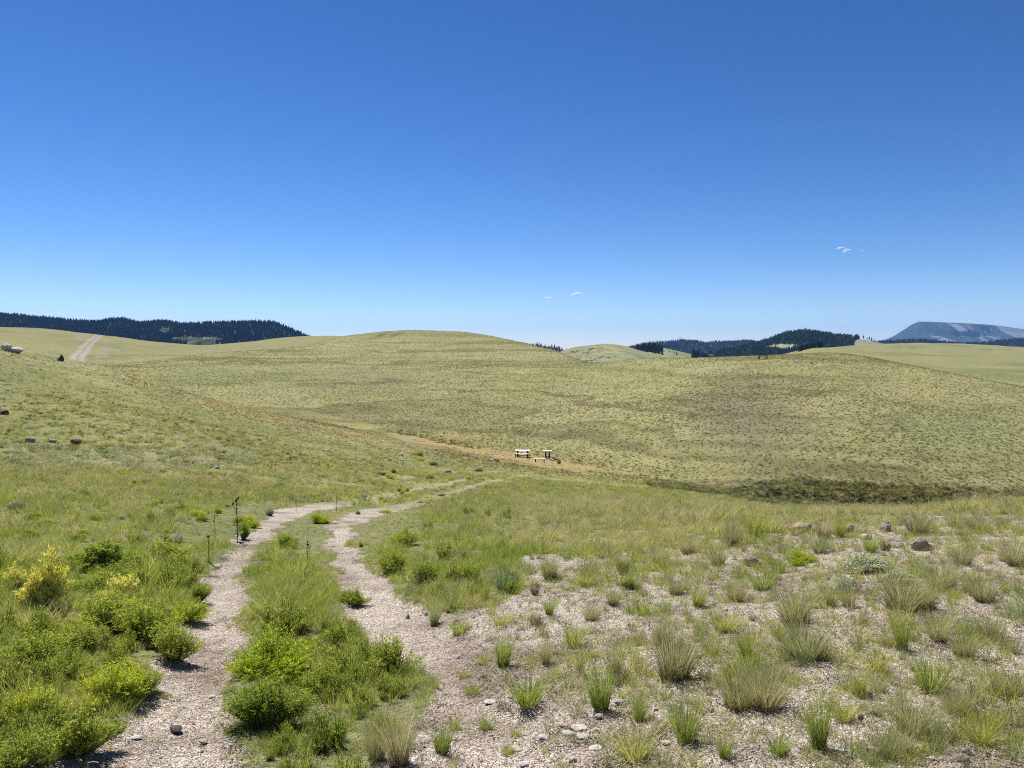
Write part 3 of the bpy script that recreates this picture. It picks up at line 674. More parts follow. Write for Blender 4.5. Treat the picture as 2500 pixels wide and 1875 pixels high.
def put_rock(px, py, wpx, hpx, kind, label, name='rock', cat='rock', group=None, rmin=2.0, sink=.18, rz=None):
    X, Y, Zg = hit(px, py, rmin); w = wpx * Y / F_PX; h = max(hpx * (.5 if kind == 'f' else 1) * Y / F_PX, .015)
    me = random.choice(rocks[kind]); o = link(name, me, None, (0, 0, 0))
    zext = max(v.co.z for v in me.vertices) - min(v.co.z for v in me.vertices)
    o.scale = (w * 1.08, w * .8, h / zext * (1 + sink)); o.rotation_euler = (0, 0, random.uniform(-.5, .5) if rz is None else rz)
    o.location = (X, Y + w * .25, Zg + h * (.5 - sink * .8)); tag(o, label, cat, group); return o
for a in [
 (34, 862, 36, 14, 'p', 'long pale boulder on the left hill crest at the frame edge', 'boulder'),
 (12, 858, 26, 19, 'p', 'peaked pale boulder on the left hill crest behind the long one', 'boulder'),
 (147, 882, 22, 19, 't', 'black pointed boulder on the left hill crest beside the gravel road', 'boulder'),
 (6, 1012, 22, 12, 'd', 'dark slanting slab in the grass at the left frame edge', 'boulder'),
 (70, 1080, 24, 12, 'g', 'grey rounded rock left of the pair below the left hill', 'boulder'),
 (123, 1080, 20, 9, 'p', 'low pale rock between the grey rock and the dark block on the left slope', 'boulder'),
 (181, 1086, 31, 15, 'd', 'dark square block of rock with a flat top on the left slope', 'boulder'),
 (528, 1145, 15, 8, 'p', 'small pale rock alone on the lower left slope', 'rock'),
 (1092, 1157, 26, 13, 'g', 'round grey boulder with dark side beside the track in the valley', 'boulder'),
 (1982, 888, 6, 4, 'd', 'tiny black rock on the right hill crest right of the bench', 'rock'),
 (1968, 1300, 66, 24, 'k', 'widest pinkish rock mound on the right crest among grass', 'boulder'),
 (1911, 1296, 42, 17, 'k', 'pinkish rock left of the widest mound on the right crest', 'boulder'),
 (2075, 1300, 22, 20, 'k', 'small upright pink rock between grass tufts on the right crest', 'rock'),
 (2164, 1298, 28, 26, 'k', 'knobbly pink rock standing tallest at the right crest', 'rock'),
 (2113, 1318, 22, 15, 'p', 'pale rounded rock in front of the knobbly pink rock', 'rock'),
 (2187, 1338, 46, 17, 'k', 'flat pinkish rock right behind the big sage bush', 'rock'),
 (2255, 1345, 46, 34, 'k', 'tall pinkish rock right of the sage bush on the crest', 'boulder'),
 (1840, 1385, 42, 30, 'k', 'pale angular rock beside bright green grass on the gravel', 'boulder'),
 (1628, 1322, 26, 10, 'k', 'low pinkish rock at the grass edge on the right', 'rock'),
 (1690, 1312, 30, 10, 'k', 'low pinkish rock in line behind the gravel on the right', 'rock'),
 (1197, 1719, 34, 9, 'f', 'flat white slab alone on the bare dirt right of the track', 'stone slab'),
 (1260, 1834, 32, 10, 'f', 'flat white slab near the bottom of the right wheel rut', 'stone slab'),
 (1329, 1803, 30, 12, 'f', 'flat white slab left of the pile of slabs', 'stone slab'),
 (1388, 1796, 34, 14, 'f', 'left slab of the white slab pile', 'stone slab'),
 (1415, 1785, 44, 15, 'f', 'largest slab on the white slab pile', 'stone slab'),
 (1424, 1806, 36, 14, 'f', 'front slab of the white slab pile', 'stone slab'),
 (1455, 1832, 34, 10, 'f', 'flat white slab right in front of the slab pile', 'stone slab'),
 (1396, 1861, 24, 12, 'p', 'small white stone below the slab pile at the bottom edge', 'rock'),
 (1280, 1872, 28, 9, 'f', 'white slab cut by the bottom edge of the frame', 'stone slab'),
 (1463, 1756, 24, 11, 'p', 'white stone at the foot of the tall green tuft', 'rock'),
 (1628, 1820, 26, 10, 'f', 'pale flat stone between tufts at the lower right', 'stone slab'),
 (2137, 1846, 40, 20, 'g', 'grey rock with shaded side near the lower right edge', 'rock'),
 (2357, 1862, 36, 18, 'g', 'grey rock in the lower right corner', 'rock'),
 (425, 1791, 40, 15, 'd', 'dark curved stone lying in the left wheel rut', 'rock'),
 (495, 1818, 24, 11, 'p', 'pale stone right of the dark stone in the left rut', 'rock'),
 (90, 1810, 24, 20, 'p', 'white stone between shrubs at the lower left', 'rock'),
 (330, 1806, 26, 8, 'f', 'flat pale stone at the left edge of the left rut', 'stone slab'),
 (515, 1705, 20, 6, 'f', 'small flat stone in the middle of the left rut', 'stone slab'),
 (530, 1389, 18, 9, 'p', 'small white stone left of the bend of the left rut', 'rock'),
 (700, 1452, 38, 17, 'g', 'grey rock half hidden in the grass between the ruts', 'rock'),
 (385, 1440, 22, 9, 'g', 'small grey rock among shrubs left of the left rut', 'rock'),
]: put_rock(*a[:6], name={'boulder': 'boulder', 'rock': 'rock', 'stone slab': 'stone_slab'}[a[6]], cat=a[6])
for i in range(16):                                                # broken line of rocks on the left slope
    t = i / 15; put_rock(655 + 85 * t + random.uniform(-6, 6), 1146 - 36 * t + random.uniform(-3, 3), random.uniform(5, 11), random.uniform(3, 7), random.choice('gd'),
        'small rock in the broken row of dark rocks on the left slope', group='row of dark rocks on the left slope')
for i in range(9):
    put_rock(random.uniform(1880, 2060), random.uniform(1208, 1240), random.uniform(6, 14), random.uniform(4, 8), 'g', 'grey rock on the gully bank below the right hill', group='rocks on the gully bank')
for i in range(26):
    x_, y_ = random.uniform(1450, 2480), random.uniform(1330, 1860); s_ = (y_ - 1200) / 330
    put_rock(x_, y_, random.uniform(7, 15) * s_ + 4, random.uniform(4, 8) * s_ + 2, random.choice('gkp'), 'loose stone lying between the tufts on the right gravel slope', group='loose stones on the right gravel slope')
for i in range(14):
    x_ = random.uniform(960, 1020); y_ = random.uniform(1100, 1150)
    put_rock(x_ + random.uniform(-50, 40), y_, random.uniform(5, 10), random.uniform(3, 5), 'gp'[i % 2], 'small pale stone in the rocky patch beside the valley track', group='stones in the rocky patch beside the valley track')

# ------------------------------------------------------------------ individual tufts
bun = [grass_mesh('bunchgrass', [M_bunch, M_straw, M_thatch], 420, 1.0, .26, .42, .011, share=.18, thatch=130, hvar=.45, droop=.45, k=5) for i in range(5)]
grn = [grass_mesh('green_tuft', [M_green, M_yellow, M_thatch], 260, 1.0, .24, .38, .016, share=.3, thatch=30, hvar=.5, droop=.3, k=5) for i in range(4)]
ylw = [grass_mesh('yellow_tuft', [M_yellow, M_green, M_thatch], 230, 1.0, .28, .6, .018, share=.3, thatch=20, hvar=.5, droop=.4, k=5) for i in range(3)]
blg = [grass_mesh('blue_tuft', [M_bluegreen, M_green, M_thatch], 240, 1.0, .22, .4, .016, share=.2, thatch=20, hvar=.5, droop=.3, k=5) for i in range(2)]
drk = [grass_mesh('dark_tuft', [M_thatch, M_bunch], 260, 1.0, .3, .4, .016, share=.4, hvar=.5, droop=.3, k=4) for i in range(2)]
TK = {'b': bun, 'g': grn, 'y': ylw, 'u': blg, 'd': drk}
CN = {'b': 'grey green bunchgrass', 'g': 'green grass', 'y': 'yellow green grass', 'u': 'blue green grass', 'd': 'dark dead grass'}
def put_tuft(px, py, w, h, k, label, group=None):
    X, Y, Zg = hit(px, py); me = random.choice(TK[k]); o = link('grass_tuft', me, None, (X, Y, Zg - .005))
    hm = h * Y / F_PX * 1.25; wm = w * Y / F_PX * 1.1
    o.scale = (wm, wm, hm); o.rotation_euler = (random.uniform(-.08, .08), random.uniform(-.08, .08), random.uniform(0, 6.28))
    tag(o, label, 'grass tuft', group)
for a in [
 (1645, 1660, 100, 130, 'b', 'tall wide bunchgrass tuft with a dark base in the middle of the gravel slope'),
 (1869, 1729, 90, 95, 'b', 'bunchgrass tuft with black base, right half of the pair at the lower right'),
 (1803, 1725, 95, 80, 'b', 'bunchgrass tuft, left half of the pair at the lower right'),
 (1970, 1607, 105, 85, 'b', 'broad bunchgrass tuft on a dark mound of dead roots'),
 (2271, 1692, 90, 95, 'g', 'bushy green tuft with a deep dark base near the right edge'),
 (1751, 1379, 45, 48, 'b', 'bunchgrass tuft with dark base left of the pale angular rock'),
 (1522, 1403, 32, 36, 'd', 'nearly black tuft on the gravel below the grass edge'),
 (2202, 1485, 110, 75, 'b', 'wide bunchgrass clump below the sage bush'),
 (2300, 1440, 72, 70, 'b', 'bunchgrass clump right of the sage bush'),
 (2202, 1587, 42, 82, 'g', 'narrow tall green tuft standing straight on a dark base'),
 (1467, 1733, 68, 115, 'g', 'tall bluish green tuft above the white slab pile'),
 (975, 1867, 72, 135, 'b', 'tall feathery tuft at the bottom between the ruts, right of its twin'),
 (918, 1860, 60, 115, 'b', 'tall feathery tuft at the bottom between the ruts, left of its twin'),
 (1549, 1851, 90, 72, 'y', 'bright yellow green tuft at the bottom right of the slab pile'),
 (1227, 1627, 50, 80, 'g', 'green tuft at the right edge of the right rut'),
 (1288, 1720, 82, 80, 'y', 'group of yellowish blades right of the lone white slab'),
 (1673, 1810, 60, 115, 'y', 'tall yellow green tuft at the lower right of the slab pile'),
 (1999, 1827, 62, 135, 'g', 'tallest upright green tuft at the bottom of the right slope'),
 (2231, 1790, 105, 90, 'b', 'shaggy wide bunchgrass clump near the lower right corner'),
 (1706, 1480, 42, 52, 'g', 'dark green tuft beside a white stick on the gravel'),
 (1941, 1521, 85, 85, 'b', 'pale feathery tuft in the middle of the right slope'),
]: put_tuft(*a)
LB = {'b': ('feathery grey green bunchgrass tuft among others on the right gravel slope', 'bunchgrass tufts on the right gravel slope'),
      'g': ('green grass tuft among others on the pale gravel', 'green tufts on the pale gravel'),
      'y': ('short yellow green tuft on the bare dirt right of the track', 'yellow green tufts on the bare dirt'),
      'u': ('blue green tuft at the meeting of grass and gravel', 'blue green tufts at the gravel edge'),
      'd': ('dark dead tuft on the right gravel slope', 'dark dead tufts on the right gravel slope')}
for a in [(1795, 1469, 50, 60, 'b'), (2027, 1477, 27, 42, 'b'), (2072, 1481, 36, 52, 'b'), (2251, 1485, 70, 60, 'b'), (2402, 1469, 60, 60, 'b'), (2080, 1444, 42, 36, 'd'),
 (1620, 1574, 52, 72, 'b'), (2333, 1288, 46, 45, 'b'), (2446, 1290, 28, 28, 'd'), (2160, 1345, 26, 30, 'd'), (2125, 1348, 40, 42, 'g'), (2393, 1815, 42, 52, 'y'),
 (1557, 1350, 26, 40, 'b'), (1341, 1411, 42, 58, 'b'), (1306, 1452, 22, 35, 'd'), (1184, 1462, 32, 46, 'g'), (1496, 1476, 36, 44, 'b'), (1443, 1513, 42, 40, 'b'), (1311, 1525, 36, 27, 'd'),
 (1223, 1523, 42, 24, 'y'), (1154, 1692, 36, 26, 'y'), (1186, 1778, 36, 32, 'y'), (1500, 1656, 42, 92, 'b'), (1258, 1796, 24, 22, 'y'), (1134, 1652, 26, 18, 'y'), (1178, 1620, 26, 26, 'y'),
 (1333, 1623, 27, 62, 'b'), (1121, 1546, 46, 36, 'y'), (1060, 1676, 26, 20, 'y'), (2420, 1560, 60, 60, 'b'), (2350, 1600, 60, 55, 'b'), (2460, 1700, 70, 80, 'b'), (2100, 1700, 45, 60, 'g'),
 (2060, 1760, 50, 60, 'y'), (1900, 1840, 55, 60, 'y'), (1770, 1850, 45, 55, 'g'), (2140, 1640, 50, 60, 'y'), (1400, 1580, 45, 60, 'y'), (1570, 1500, 45, 40, 'y'), (1650, 1450, 45, 45, 'b'),
 (1430, 1430, 40, 40, 'y'), (1860, 1440, 50, 50, 'y'), (1900, 1400, 40, 35, 'g'), (1060, 1525, 34, 60, 'u'), (1235, 1442, 72, 58, 'u'), (1100, 1470, 40, 42, 'u'), (1610, 1380, 45, 50, 'b'),
 (1680, 1350, 45, 45, 'b'), (1340, 1500, 30, 40, 'g'), (1240, 1840, 30, 30, 'y'), (1080, 1840, 50, 70, 'g'), (1110, 1780, 32, 30, 'y'), (2000, 1350, 40, 34, 'b'), (2240, 1300, 60, 48, 'b'),
 (2390, 1300, 50, 40, 'b'), (2050, 1310, 34, 45, 'g'), (2010, 1312, 40, 50, 'b'), (1840, 1310, 60, 60, 'g'), (1790, 1330, 50, 60, 'b'), (2480, 1380, 60, 55, 'b'), (2350, 1380, 50, 45, 'b'),
 (2290, 1560, 60, 55, 'b'), (2330, 1740, 60, 60, 'b'), (1560, 1760, 40, 60, 'g'), (1740, 1600, 36, 55, 'y'), (1820, 1600, 36, 50, 'g'), (1770, 1540, 50, 50, 'y'), (1900, 1560, 34, 50, 'y')]:
    put_tuft(*a, *LB[a[4]])
# ------------------------------------------------------------------ shrubs
def make_shrub_proto(n, leafm, tipm=None, tip=.0, leaf=.03, nl=17, h=1.0, bare_low=.3, spread=.9, stemm=None, flower=None, flf=.0):
    a, b, t = shrub_parts(n, h, .5, leaf=leaf, nl=nl, tip=tip or None, bare_low=bare_low, spread=spread)
    if t:
        b.v += t.v; b.f += [f + b.n for f in t.f]; b.mi += [np.ones(len(f)) for f in t.f]; b.n += t.n
    return dict(stems=a.mesh('stems', [stemm or M_stem]), foliage=b.mesh('foliage', [leafm] + ([tipm] if t else [])), tips=None)
SH = {
 'rab': [make_shrub_proto(560, M_rabbit, M_rabbity, .5, leaf=.0135) for _ in range(3)],
 'raby': [make_shrub_proto(560, M_rabbity, M_rabbity, .35, leaf=.0125) for _ in range(2)],
 'up': [make_shrub_proto(380, M_rabbit, M_rabbity, .3, leaf=.0135, spread=.6) for _ in range(2)],
 'bar': [make_shrub_proto(480, M_rabbit, M_rabbity, .6, leaf=.015, bare_low=.74)],
 'yel': [make_shrub_proto(300, M_yleaf, M_flower, .8, leaf=.024, bare_low=.40, nl=24, stemm=M_peach)],
 'ysm': [make_shrub_proto(150, M_yleaf, M_flower, .4, leaf=.028, bare_low=.45, nl=10)],
 'sag': [make_shrub_proto(380, M_sage, M_sage, .6, leaf=.016, nl=22)],
 'flw': [make_shrub_proto(400, M_rabbit, M_flower, .3, leaf=.015)],
}
def put_shrub(px, py, w, h, k, label, cat='shrub', group=None):
    X, Y, Zg = hit(px, py); hm = h * Y / F_PX * (1.04 if k in ('yel', 'ysm', 'sag') else .9); wm = w * Y / F_PX * (1.05 if k in ('yel', 'ysm') else 1.3)
    nm = {'rab': 'rabbitbrush', 'raby': 'rabbitbrush', 'up': 'rabbitbrush', 'bar': 'rabbitbrush', 'yel': 'flowering_bush', 'ysm': 'flowering_bush', 'sag': 'sagebrush', 'flw': 'rabbitbrush'}[k]
    o = empty(nm, (X, Y + wm * .15, Zg - .01), random.uniform(0, 6.28)); o.scale = (wm, wm, hm); tag(o, label, cat, group)
    p = random.choice(SH[k]); link('stems', p['stems'], o); link('foliage', p['foliage'], o)
    if p['tips']: link('flower_heads' if k in ('yel', 'ysm', 'flw') else 'shoot_tips', p['tips'], o)
for a in [
 (102, 1492, 125, 145, 'yel', 'yellow and peach coloured bush at the left edge, brightest plant in view'),
 (285, 1466, 95, 72, 'ysm', 'small yellow flowering bush in front of the dark green shrub'),
 (30, 1440, 60, 70, 'ysm', 'yellow sprigs left of the brightest yellow bush'),
 (224, 1396, 160, 76, 'bar', 'domed shrub with bare dark stems below and yellow green top'),
 (262, 1446, 150, 72, 'rab', 'dark green shrub directly behind the small yellow bush'),
 (240, 1545, 170, 100, 'rab', 'large green shrub below the yellow bushes'),
 (345, 1570, 170, 115, 'rab', 'large green shrub between the yellow bushes and the left rut'),
 (420, 1612, 110, 110, 'up', 'darker green shrub leaning over the left edge of the left rut'),
 (160, 1590, 130, 80, 'up', 'green shrub left of the large green shrubs'),
 (45, 1640, 190, 105, 'rab', 'wide green shrub at the left edge, halfway up the foreground'),
 (140, 1660, 120, 85, 'rab', 'green shrub right of the wide one at the left edge'),
 (255, 1712, 150, 110, 'raby', 'yellow green shrub above the left edge of the left rut'),
 (340, 1700, 110, 75, 'rab', 'low green shrub against the left rut'),
 (185, 1850, 165, 145, 'flw', 'green shrub with yellow flower tips at the lower left'),
 (60, 1780, 130, 110, 'raby', 'olive shrub in the lower left corner'),
 (40, 1890, 160, 110, 'up', 'grassy shrub cut by the lower left corner'),
 (655, 1648, 185, 120, 'raby', 'round yellow green shrub between the ruts'),
 (650, 1778, 180, 150, 'rab', 'round green shrub between the ruts, nearest one'),
 (770, 1700, 130, 100, 'up', 'green shrub right of the round ones between the ruts'),
 (828, 1598, 100, 90, 'flw', 'shrub with yellow flower heads between the ruts'),
 (965, 1648, 130, 118, 'up', 'upright green shrub at the left edge of the right rut'),
 (900, 1640, 90, 90, 'up', 'upright green shrub behind the one at the right rut'),
 (700, 1340, 62, 45, 'rab', 'green shrub in the grass between the ruts near the bend'),
 (775, 1278, 52, 34, 'raby', 'yellow green shrub at the narrow top of the grass strip'),
 (860, 1478, 70, 50, 'rab', 'green shrub on the right side of the strip between ruts'),
 (1028, 1432, 95, 75, 'up', 'tall green clump on the far side of the right rut'),
 (960, 1400, 80, 65, 'rab', 'green shrub left of the tall green clump beyond the right rut'),
 (1130, 1420, 80, 60, 'up', 'green clump right of the tall green clump beyond the right rut'),
 (985, 1335, 70, 55, 'rab', 'bright green shrub in the lush grass beyond the right rut'),
 (385, 1385, 110, 75, 'rab', 'green shrub left of the left rut at the foot of the thistle'),
 (480, 1470, 70, 55, 'up', 'green shrub at the left rim of the left rut near the pale stone'),
 (450, 1520, 90, 60, 'raby', 'yellow green shrub touching the left rut'),
 (590, 1318, 40, 60, 'up', 'dark green upright plant beside the left rut at the bend'),
 (2112, 1398, 105, 52, 'sag', 'silvery sage bush on the right slope in front of the rocks'),
 (2190, 1425, 78, 38, 'sag', 'smaller silvery sage bush right below the first'),
 (2060, 1450, 60, 40, 'sag', 'low silvery sage patch left of the clump on the right slope'),
 (1958, 1378, 66, 46, 'raby', 'yellow green bush on the gravel left of the sage bush'),
 (660, 1260, 27, 26, 'sag', 'white grey sage bush at the outer bend of the track'),
 (40, 1245, 44, 28, 'sag', 'grey sage bush near the left edge above the shrubs'),
 (1540, 1440, 45, 40, 'rab', 'green shrub on the gravel near the black tuft'),
 (1365, 1132, 14, 14, 'rab', 'dark green bush beside the small picnic table'),
]:
    put_shrub(*a)
for i in range(26):
    x_, y_ = random.choice([(random.uniform(860, 1180), random.uniform(1165, 1262)), (random.uniform(900, 1060), random.uniform(1110, 1170)), (random.uniform(1050, 1500), random.uniform(1150, 1250))])
    put_shrub(x_, y_, random.uniform(12, 30), random.uniform(8, 16), random.choice(['rab', 'raby', 'rab', 'sag']), 'small round brush beside the lower track on the slope to the valley', group='small brush along the lower track')
for i in range(34):
    x_, y_ = random.uniform(20, 620), random.uniform(1130, 1330)
    s_ = (y_ - 1050) / 200
    put_shrub(x_, y_, random.uniform(20, 42) * s_, random.uniform(12, 26) * s_, random.choice(['rab', 'raby', 'sag', 'up', 'rab']), 'low bush in the grass of the left slope above the track', group='low bushes on the left slope')

# ------------------------------------------------------------------ thistles and dry stalks
def tube(g, pts, r0, r1, n=6, mi=0):
    P = np.array(pts, float); k = len(P)
    for i in range(n):
        a0, a1 = 2 * np.pi * i / n, 2 * np.pi * (i + 1) / n
        rr = np.linspace(r0, r1, k)[:, None]
        A = P + rr * np.array([[math.cos(a0), math.sin(a0), 0]]); B = P + rr * np.array([[math.cos(a1), math.sin(a1), 0]])
        g.strips(((A + B) / 2)[None], ((B - A) / 2)[None], mi)
def thistle(px, py, top, label, heads=3, branchy=0.0, dry=False):
    M_thistle, M_thhead = (M_straw, M_straw) if dry else (globals()['M_thistle'], globals()['M_thhead'])
    X, Y, Zg = hit(px, py); h = (py - top) * Y / F_PX
    o = empty('thistle', (X, Y, Zg), random.uniform(0, 6)); tag(o, label, 'thistle')
    g = Geo(); q = random.Random(px)
    stem = [(0, 0, 0), (.01 * h, 0, h * .4), (-.01 * h, .01, h * .75), (0, 0, h * .93)]; tube(g, stem, .007 * h + .0015, .005 * h + .001)
    hp = [(0, 0, h * .95)]
    for i in range(heads - 1):
        a = q.uniform(0, 6.28); z0 = h * q.uniform(.55, .85); rr = h * (q.uniform(.06, .12) + branchy * q.random()); z1 = min(z0 + h * q.uniform(.1, .22), h * .95)
        tube(g, [(0, 0, z0), (rr * .6 * math.cos(a), rr * .6 * math.sin(a), (z0 + z1) / 2), (rr * math.cos(a), rr * math.sin(a), z1)], .004 * h + .0008, .003 * h + .0008); hp.append((rr * math.cos(a), rr * math.sin(a), z1))
    link('stalk', g.mesh('stalk', [M_thistle]), o)
    gl = Geo(); n = 34
    t = rng.uniform(.03, .88, n); C = np.stack([np.zeros(n), np.zeros(n), t * h], -1); aa = rng.uniform(0, 6.28, n)
    L = h * .13 * (1.25 - t); D = np.stack([np.cos(aa), np.sin(aa), np.full(n, .7)], -1)
    P = np.stack([C, C + D * (L * .5)[:, None], C + D * L[:, None] * np.array([1, 1, .75])], 1); W = np.stack([-np.sin(aa), np.cos(aa), np.zeros(n)], -1)[:, None, :] * (np.array([.5, 1, .1])[None, :, None] * (L * .14)[:, None, None])
    gl.strips(P, W); link('leaves', gl.mesh('leaves', [M_thistle]), o)
    for hx, hy, hz in hp:
        gh = Geo(); m = 40; ph = rng.uniform(0, 6.28, m); th = np.arccos(rng.uniform(-.8, 1, m)); rr = (.008 if dry else .017) * h + .002
        D = np.stack([np.sin(th) * np.cos(ph), np.sin(th) * np.sin(ph), np.cos(th) * 1.2], -1); C0 = np.array([[hx, hy, hz + rr * .5]]) + D * rr * .3
        P = np.stack([C0, C0 + D * rr * .7, C0 + D * rr * 1.15], 1); W = np.cross(D, [0.3, 0.2, 1.0]); W /= np.linalg.norm(W, axis=1)[:, None]
        gh.strips(P, W[:, None, :] * (np.array([.5, .45, .05])[None, :, None] * rr)); link('flower_head', gh.mesh('flower_head', [M_thhead]), o)
thistle(752, 1397, 1318, 'dark thistle with clustered heads in the grass strip between the ruts', 4)
thistle(822, 1250, 1212, 'thin thistle where the ruts meet at the top of the grass strip', 3)
thistle(510, 1372, 1305, 'slim thistle left of the left rut beside green shrubs', 3)
thistle(580, 1322, 1212, 'tall branching thistle with several dark heads beside the bend', 6, .10)
thistle(723, 1250, 1220, 'short thistle behind the outer bend of the track', 2)
thistle(525, 1318, 1255, 'thin thistle left of the tall branching thistle', 3, .05)
thistle(1660, 1290, 1212, 'dry bare stalk with many side twigs at the grass edge on the right', 9, .13, True)

# ------------------------------------------------------------------ picnic furniture
M_wood = simple_mat('weathered_white_wood', (.68, .66, .61), (.82, .80, .76), 9, .7, .2)
M_frame = simple_mat('dark_steel_frame', (.035, .03, .028), (.07, .06, .055), 12, .6, .1)
M_rust = simple_mat('rusty_steel', (.05, .03, .025), (.10, .06, .05), 12, .7, .2)
def boxes(bl):
    vs, fs = [], []
    for (cx, cy, cz, sx, sy, sz, ry) in bl:
        b = len(vs)
        for dx in (-1, 1):
            for dy in (-1, 1):
                for dz in (-1, 1):
                    x, y, z = dx * sx / 2, dy * sy / 2, dz * sz / 2
                    x, z = x * math.cos(ry) + z * math.sin(ry), -x * math.sin(ry) + z * math.cos(ry)
                    vs.append((cx + x, cy + y, cz + z))
        for f in ((0, 1, 3, 2), (4, 6, 7, 5), (0, 4, 5, 1), (2, 3, 7, 6), (0, 2, 6, 4), (1, 5, 7, 3)): fs.append([b + i for i in f])
    return np.array(vs), np.array(fs)
def boxmesh(name, bl, mat):
    v, f = boxes(bl); me = new_mesh(name, v, f, [mat], smooth=False); return me
def part(name, bl, mat, parent, bevel=.008):
    o = link(name, boxmesh(name, bl, mat), parent)
    if bevel: m = o.modifiers.new('bevel', 'BEVEL'); m.width = bevel; m.segments = 2
    return o
def beam_yz(x, y0, z0, y1, z1, t=.07):
    """box between two points in a plane of constant x, given later as rotated pieces"""
    return (x, y0, z0, y1, z1, t)
def bar(name, p0, p1, t, mat, parent):
    p0, p1 = Vector(p0), Vector(p1); d = p1 - p0; L = d.length
    o = part(name, [(0, 0, 0, L, t, t, 0)], mat, parent, .006); o.location = (p0 + p1) / 2; o.rotation_euler = d.to_track_quat('X', 'Z').to_euler(); return o
def picnic_table(loc, rz, L, label, seats=True, H=.78, W=.76):
    o = empty('picnic_table', loc, rz); tag(o, label, 'picnic table')
    n = 5; bw = W / n - .012
    part('tabletop', [(0, -W / 2 + W / n * (i + .5), H - .03, L, bw, .05, 0) for i in range(n)], M_wood, o)
    if seats:
        for s in (-1, 1): part('seat', [(0, s * (W / 2 + .30) + q * .13, .45, L, .12, .05, 0) for q in (-.5, .5)], M_wood, o)
    for sx in (-1, 1):
        x = sx * (L / 2 - .28)
        for s in (-1, 1):
            bar('leg', (x, s * .30, 0.0), (x, s * .22, H - .055), .14, M_frame, o)
            if seats: bar('seat_leg', (x + sx * .16, s * (W / 2 + .32), 0), (x + sx * .16, s * (W / 2 + .30), .42), .08, M_frame, o)
        if seats: bar('cross_beam', (x + sx * .10, -(W / 2 + .4), .39), (x + sx * .10, W / 2 + .4, .39), .07, M_frame, o)
        bar('top_beam', (x, -W / 2 + .05, H - .09), (x, W / 2 - .05, H - .09), .06, M_frame, o)
    bar('brace', (-L / 2 + .3, 0, .14), (L / 2 - .3, 0, .14), .07, M_frame, o)
    return o
p = hit(1276, 1116); t1 = picnic_table((p[0], p[1] + .3, p[2]), R(-8), 1.72, 'white topped picnic table with attached benches on the tan valley floor')
p = hit(1337, 1119); t2 = picnic_table((p[0], p[1] + .3, p[2]), R(2), .98, 'small high white table with dark legs behind the low bench', seats=False, H=.86, W=.7)
p = hit(1318, 1129); bo = empty('bench', p, R(-3)); tag(bo, 'low white topped bench standing in front of the small table', 'bench')
part('seat', [(0, q * .15, .42, 1.22, .14, .06, 0) for q in (-.5, .5)], M_wood, bo)
for sx in (-1, 1):
    for s in (-1, 1): bar('leg', (sx * .46, s * .11, 0), (sx * .46, s * .09, .38), .10, M_frame, bo)
for i, (dx, dy) in enumerate([(8, 3), (13, 1), (16, 4), (5, 5), (20, 5), (10, 6)]):
    put_rock(1340 + dx, 1119 + dy, 8, 5, 'p' if i % 2 else 'd', 'stone piled at the foot of the small white table', group='stones at the foot of the small table')
for i in range(8):
    a = i / 8 * 6.283; c = hit(1208, 1127); w = .13 + .05 * random.random()
    o = link('ring_stone', random.choice(rocks['d' if i % 3 else 'p']), None, (c[0] + .48 * math.cos(a), c[1] + .48 * math.sin(a), c[2] + .08)); o.scale = (.34, .28, .36)
    tag(o, 'stone in the ring of the fire pit left of the picnic table', 'stone', 'stones of the fire pit ring')
# bench on the skyline of the right hill
p = hit(1862, 877, 90); bo = empty('park_bench', (p[0], p[1], p[2]), R(6)); tag(bo, 'dark bench with open back standing on the crest of the right hill', 'bench')
Lb = 1.75
part('seat', [(0, -.12, .45, Lb, .12, .04, 0), (0, .04, .45, Lb, .12, .04, 0), (0, .2, .45, Lb, .12, .04, 0)], M_rust, bo)
part('backrest', [(0, -.24, .95, Lb + .1, .05, .17, 0), (0, -.22, .70, Lb, .05, .10, 0)], M_rust, bo)
for sx in (-1, 1):
    bar('leg', (sx * .8, -.22, 0), (sx * .8, -.23, .98), .13, M_rust, bo); bar('leg', (sx * .8, .22, 0), (sx * .8, .2, .44), .12, M_rust, bo)
    bar('armrest', (sx * .8, -.22, .66), (sx * .8, .22, .66), .05, M_rust, bo); bar('foot', (sx * .86, -.3, .03), (sx * .86, .3, .03), .06, M_rust, bo)

# ------------------------------------------------------------------ far hills
def hill_mat(name, c1, c2, c3, scale):
    t = MT(name); geo = t.new('ShaderNodeNewGeometry'); p = t.new('ShaderNodeBsdfPrincipled'); pos = geo.outputs['Position']
    n = t.noise(pos, scale, 5, .6); n2 = t.noise(pos, scale * 8, 4, .6)
    c = t.ramp(n, [(.3, c1), (.5, c2), (.7, c3)]); c = t.mix(1.0, c, t.ramp(n2, [(.3, (.75, .75, .75)), (.7, (1.2, 1.2, 1.2))]), 'MULTIPLY')
    t.l.new(c, p.inputs['Base Color']); p.inputs['Roughness'].default_value = 1; p.inputs['Specular IOR Level'].default_value = 0
    t.l.new(p.outputs[0], t.out.inputs[0]); return t.m
M_hill = hill_mat('far_meadow', (.165, .175, .10), (.205, .21, .115), (.245, .24, .14), .01)
M_floor = hill_mat('forest_floor', (.035, .045, .03), (.05, .06, .04), (.20, .18, .13), .03)
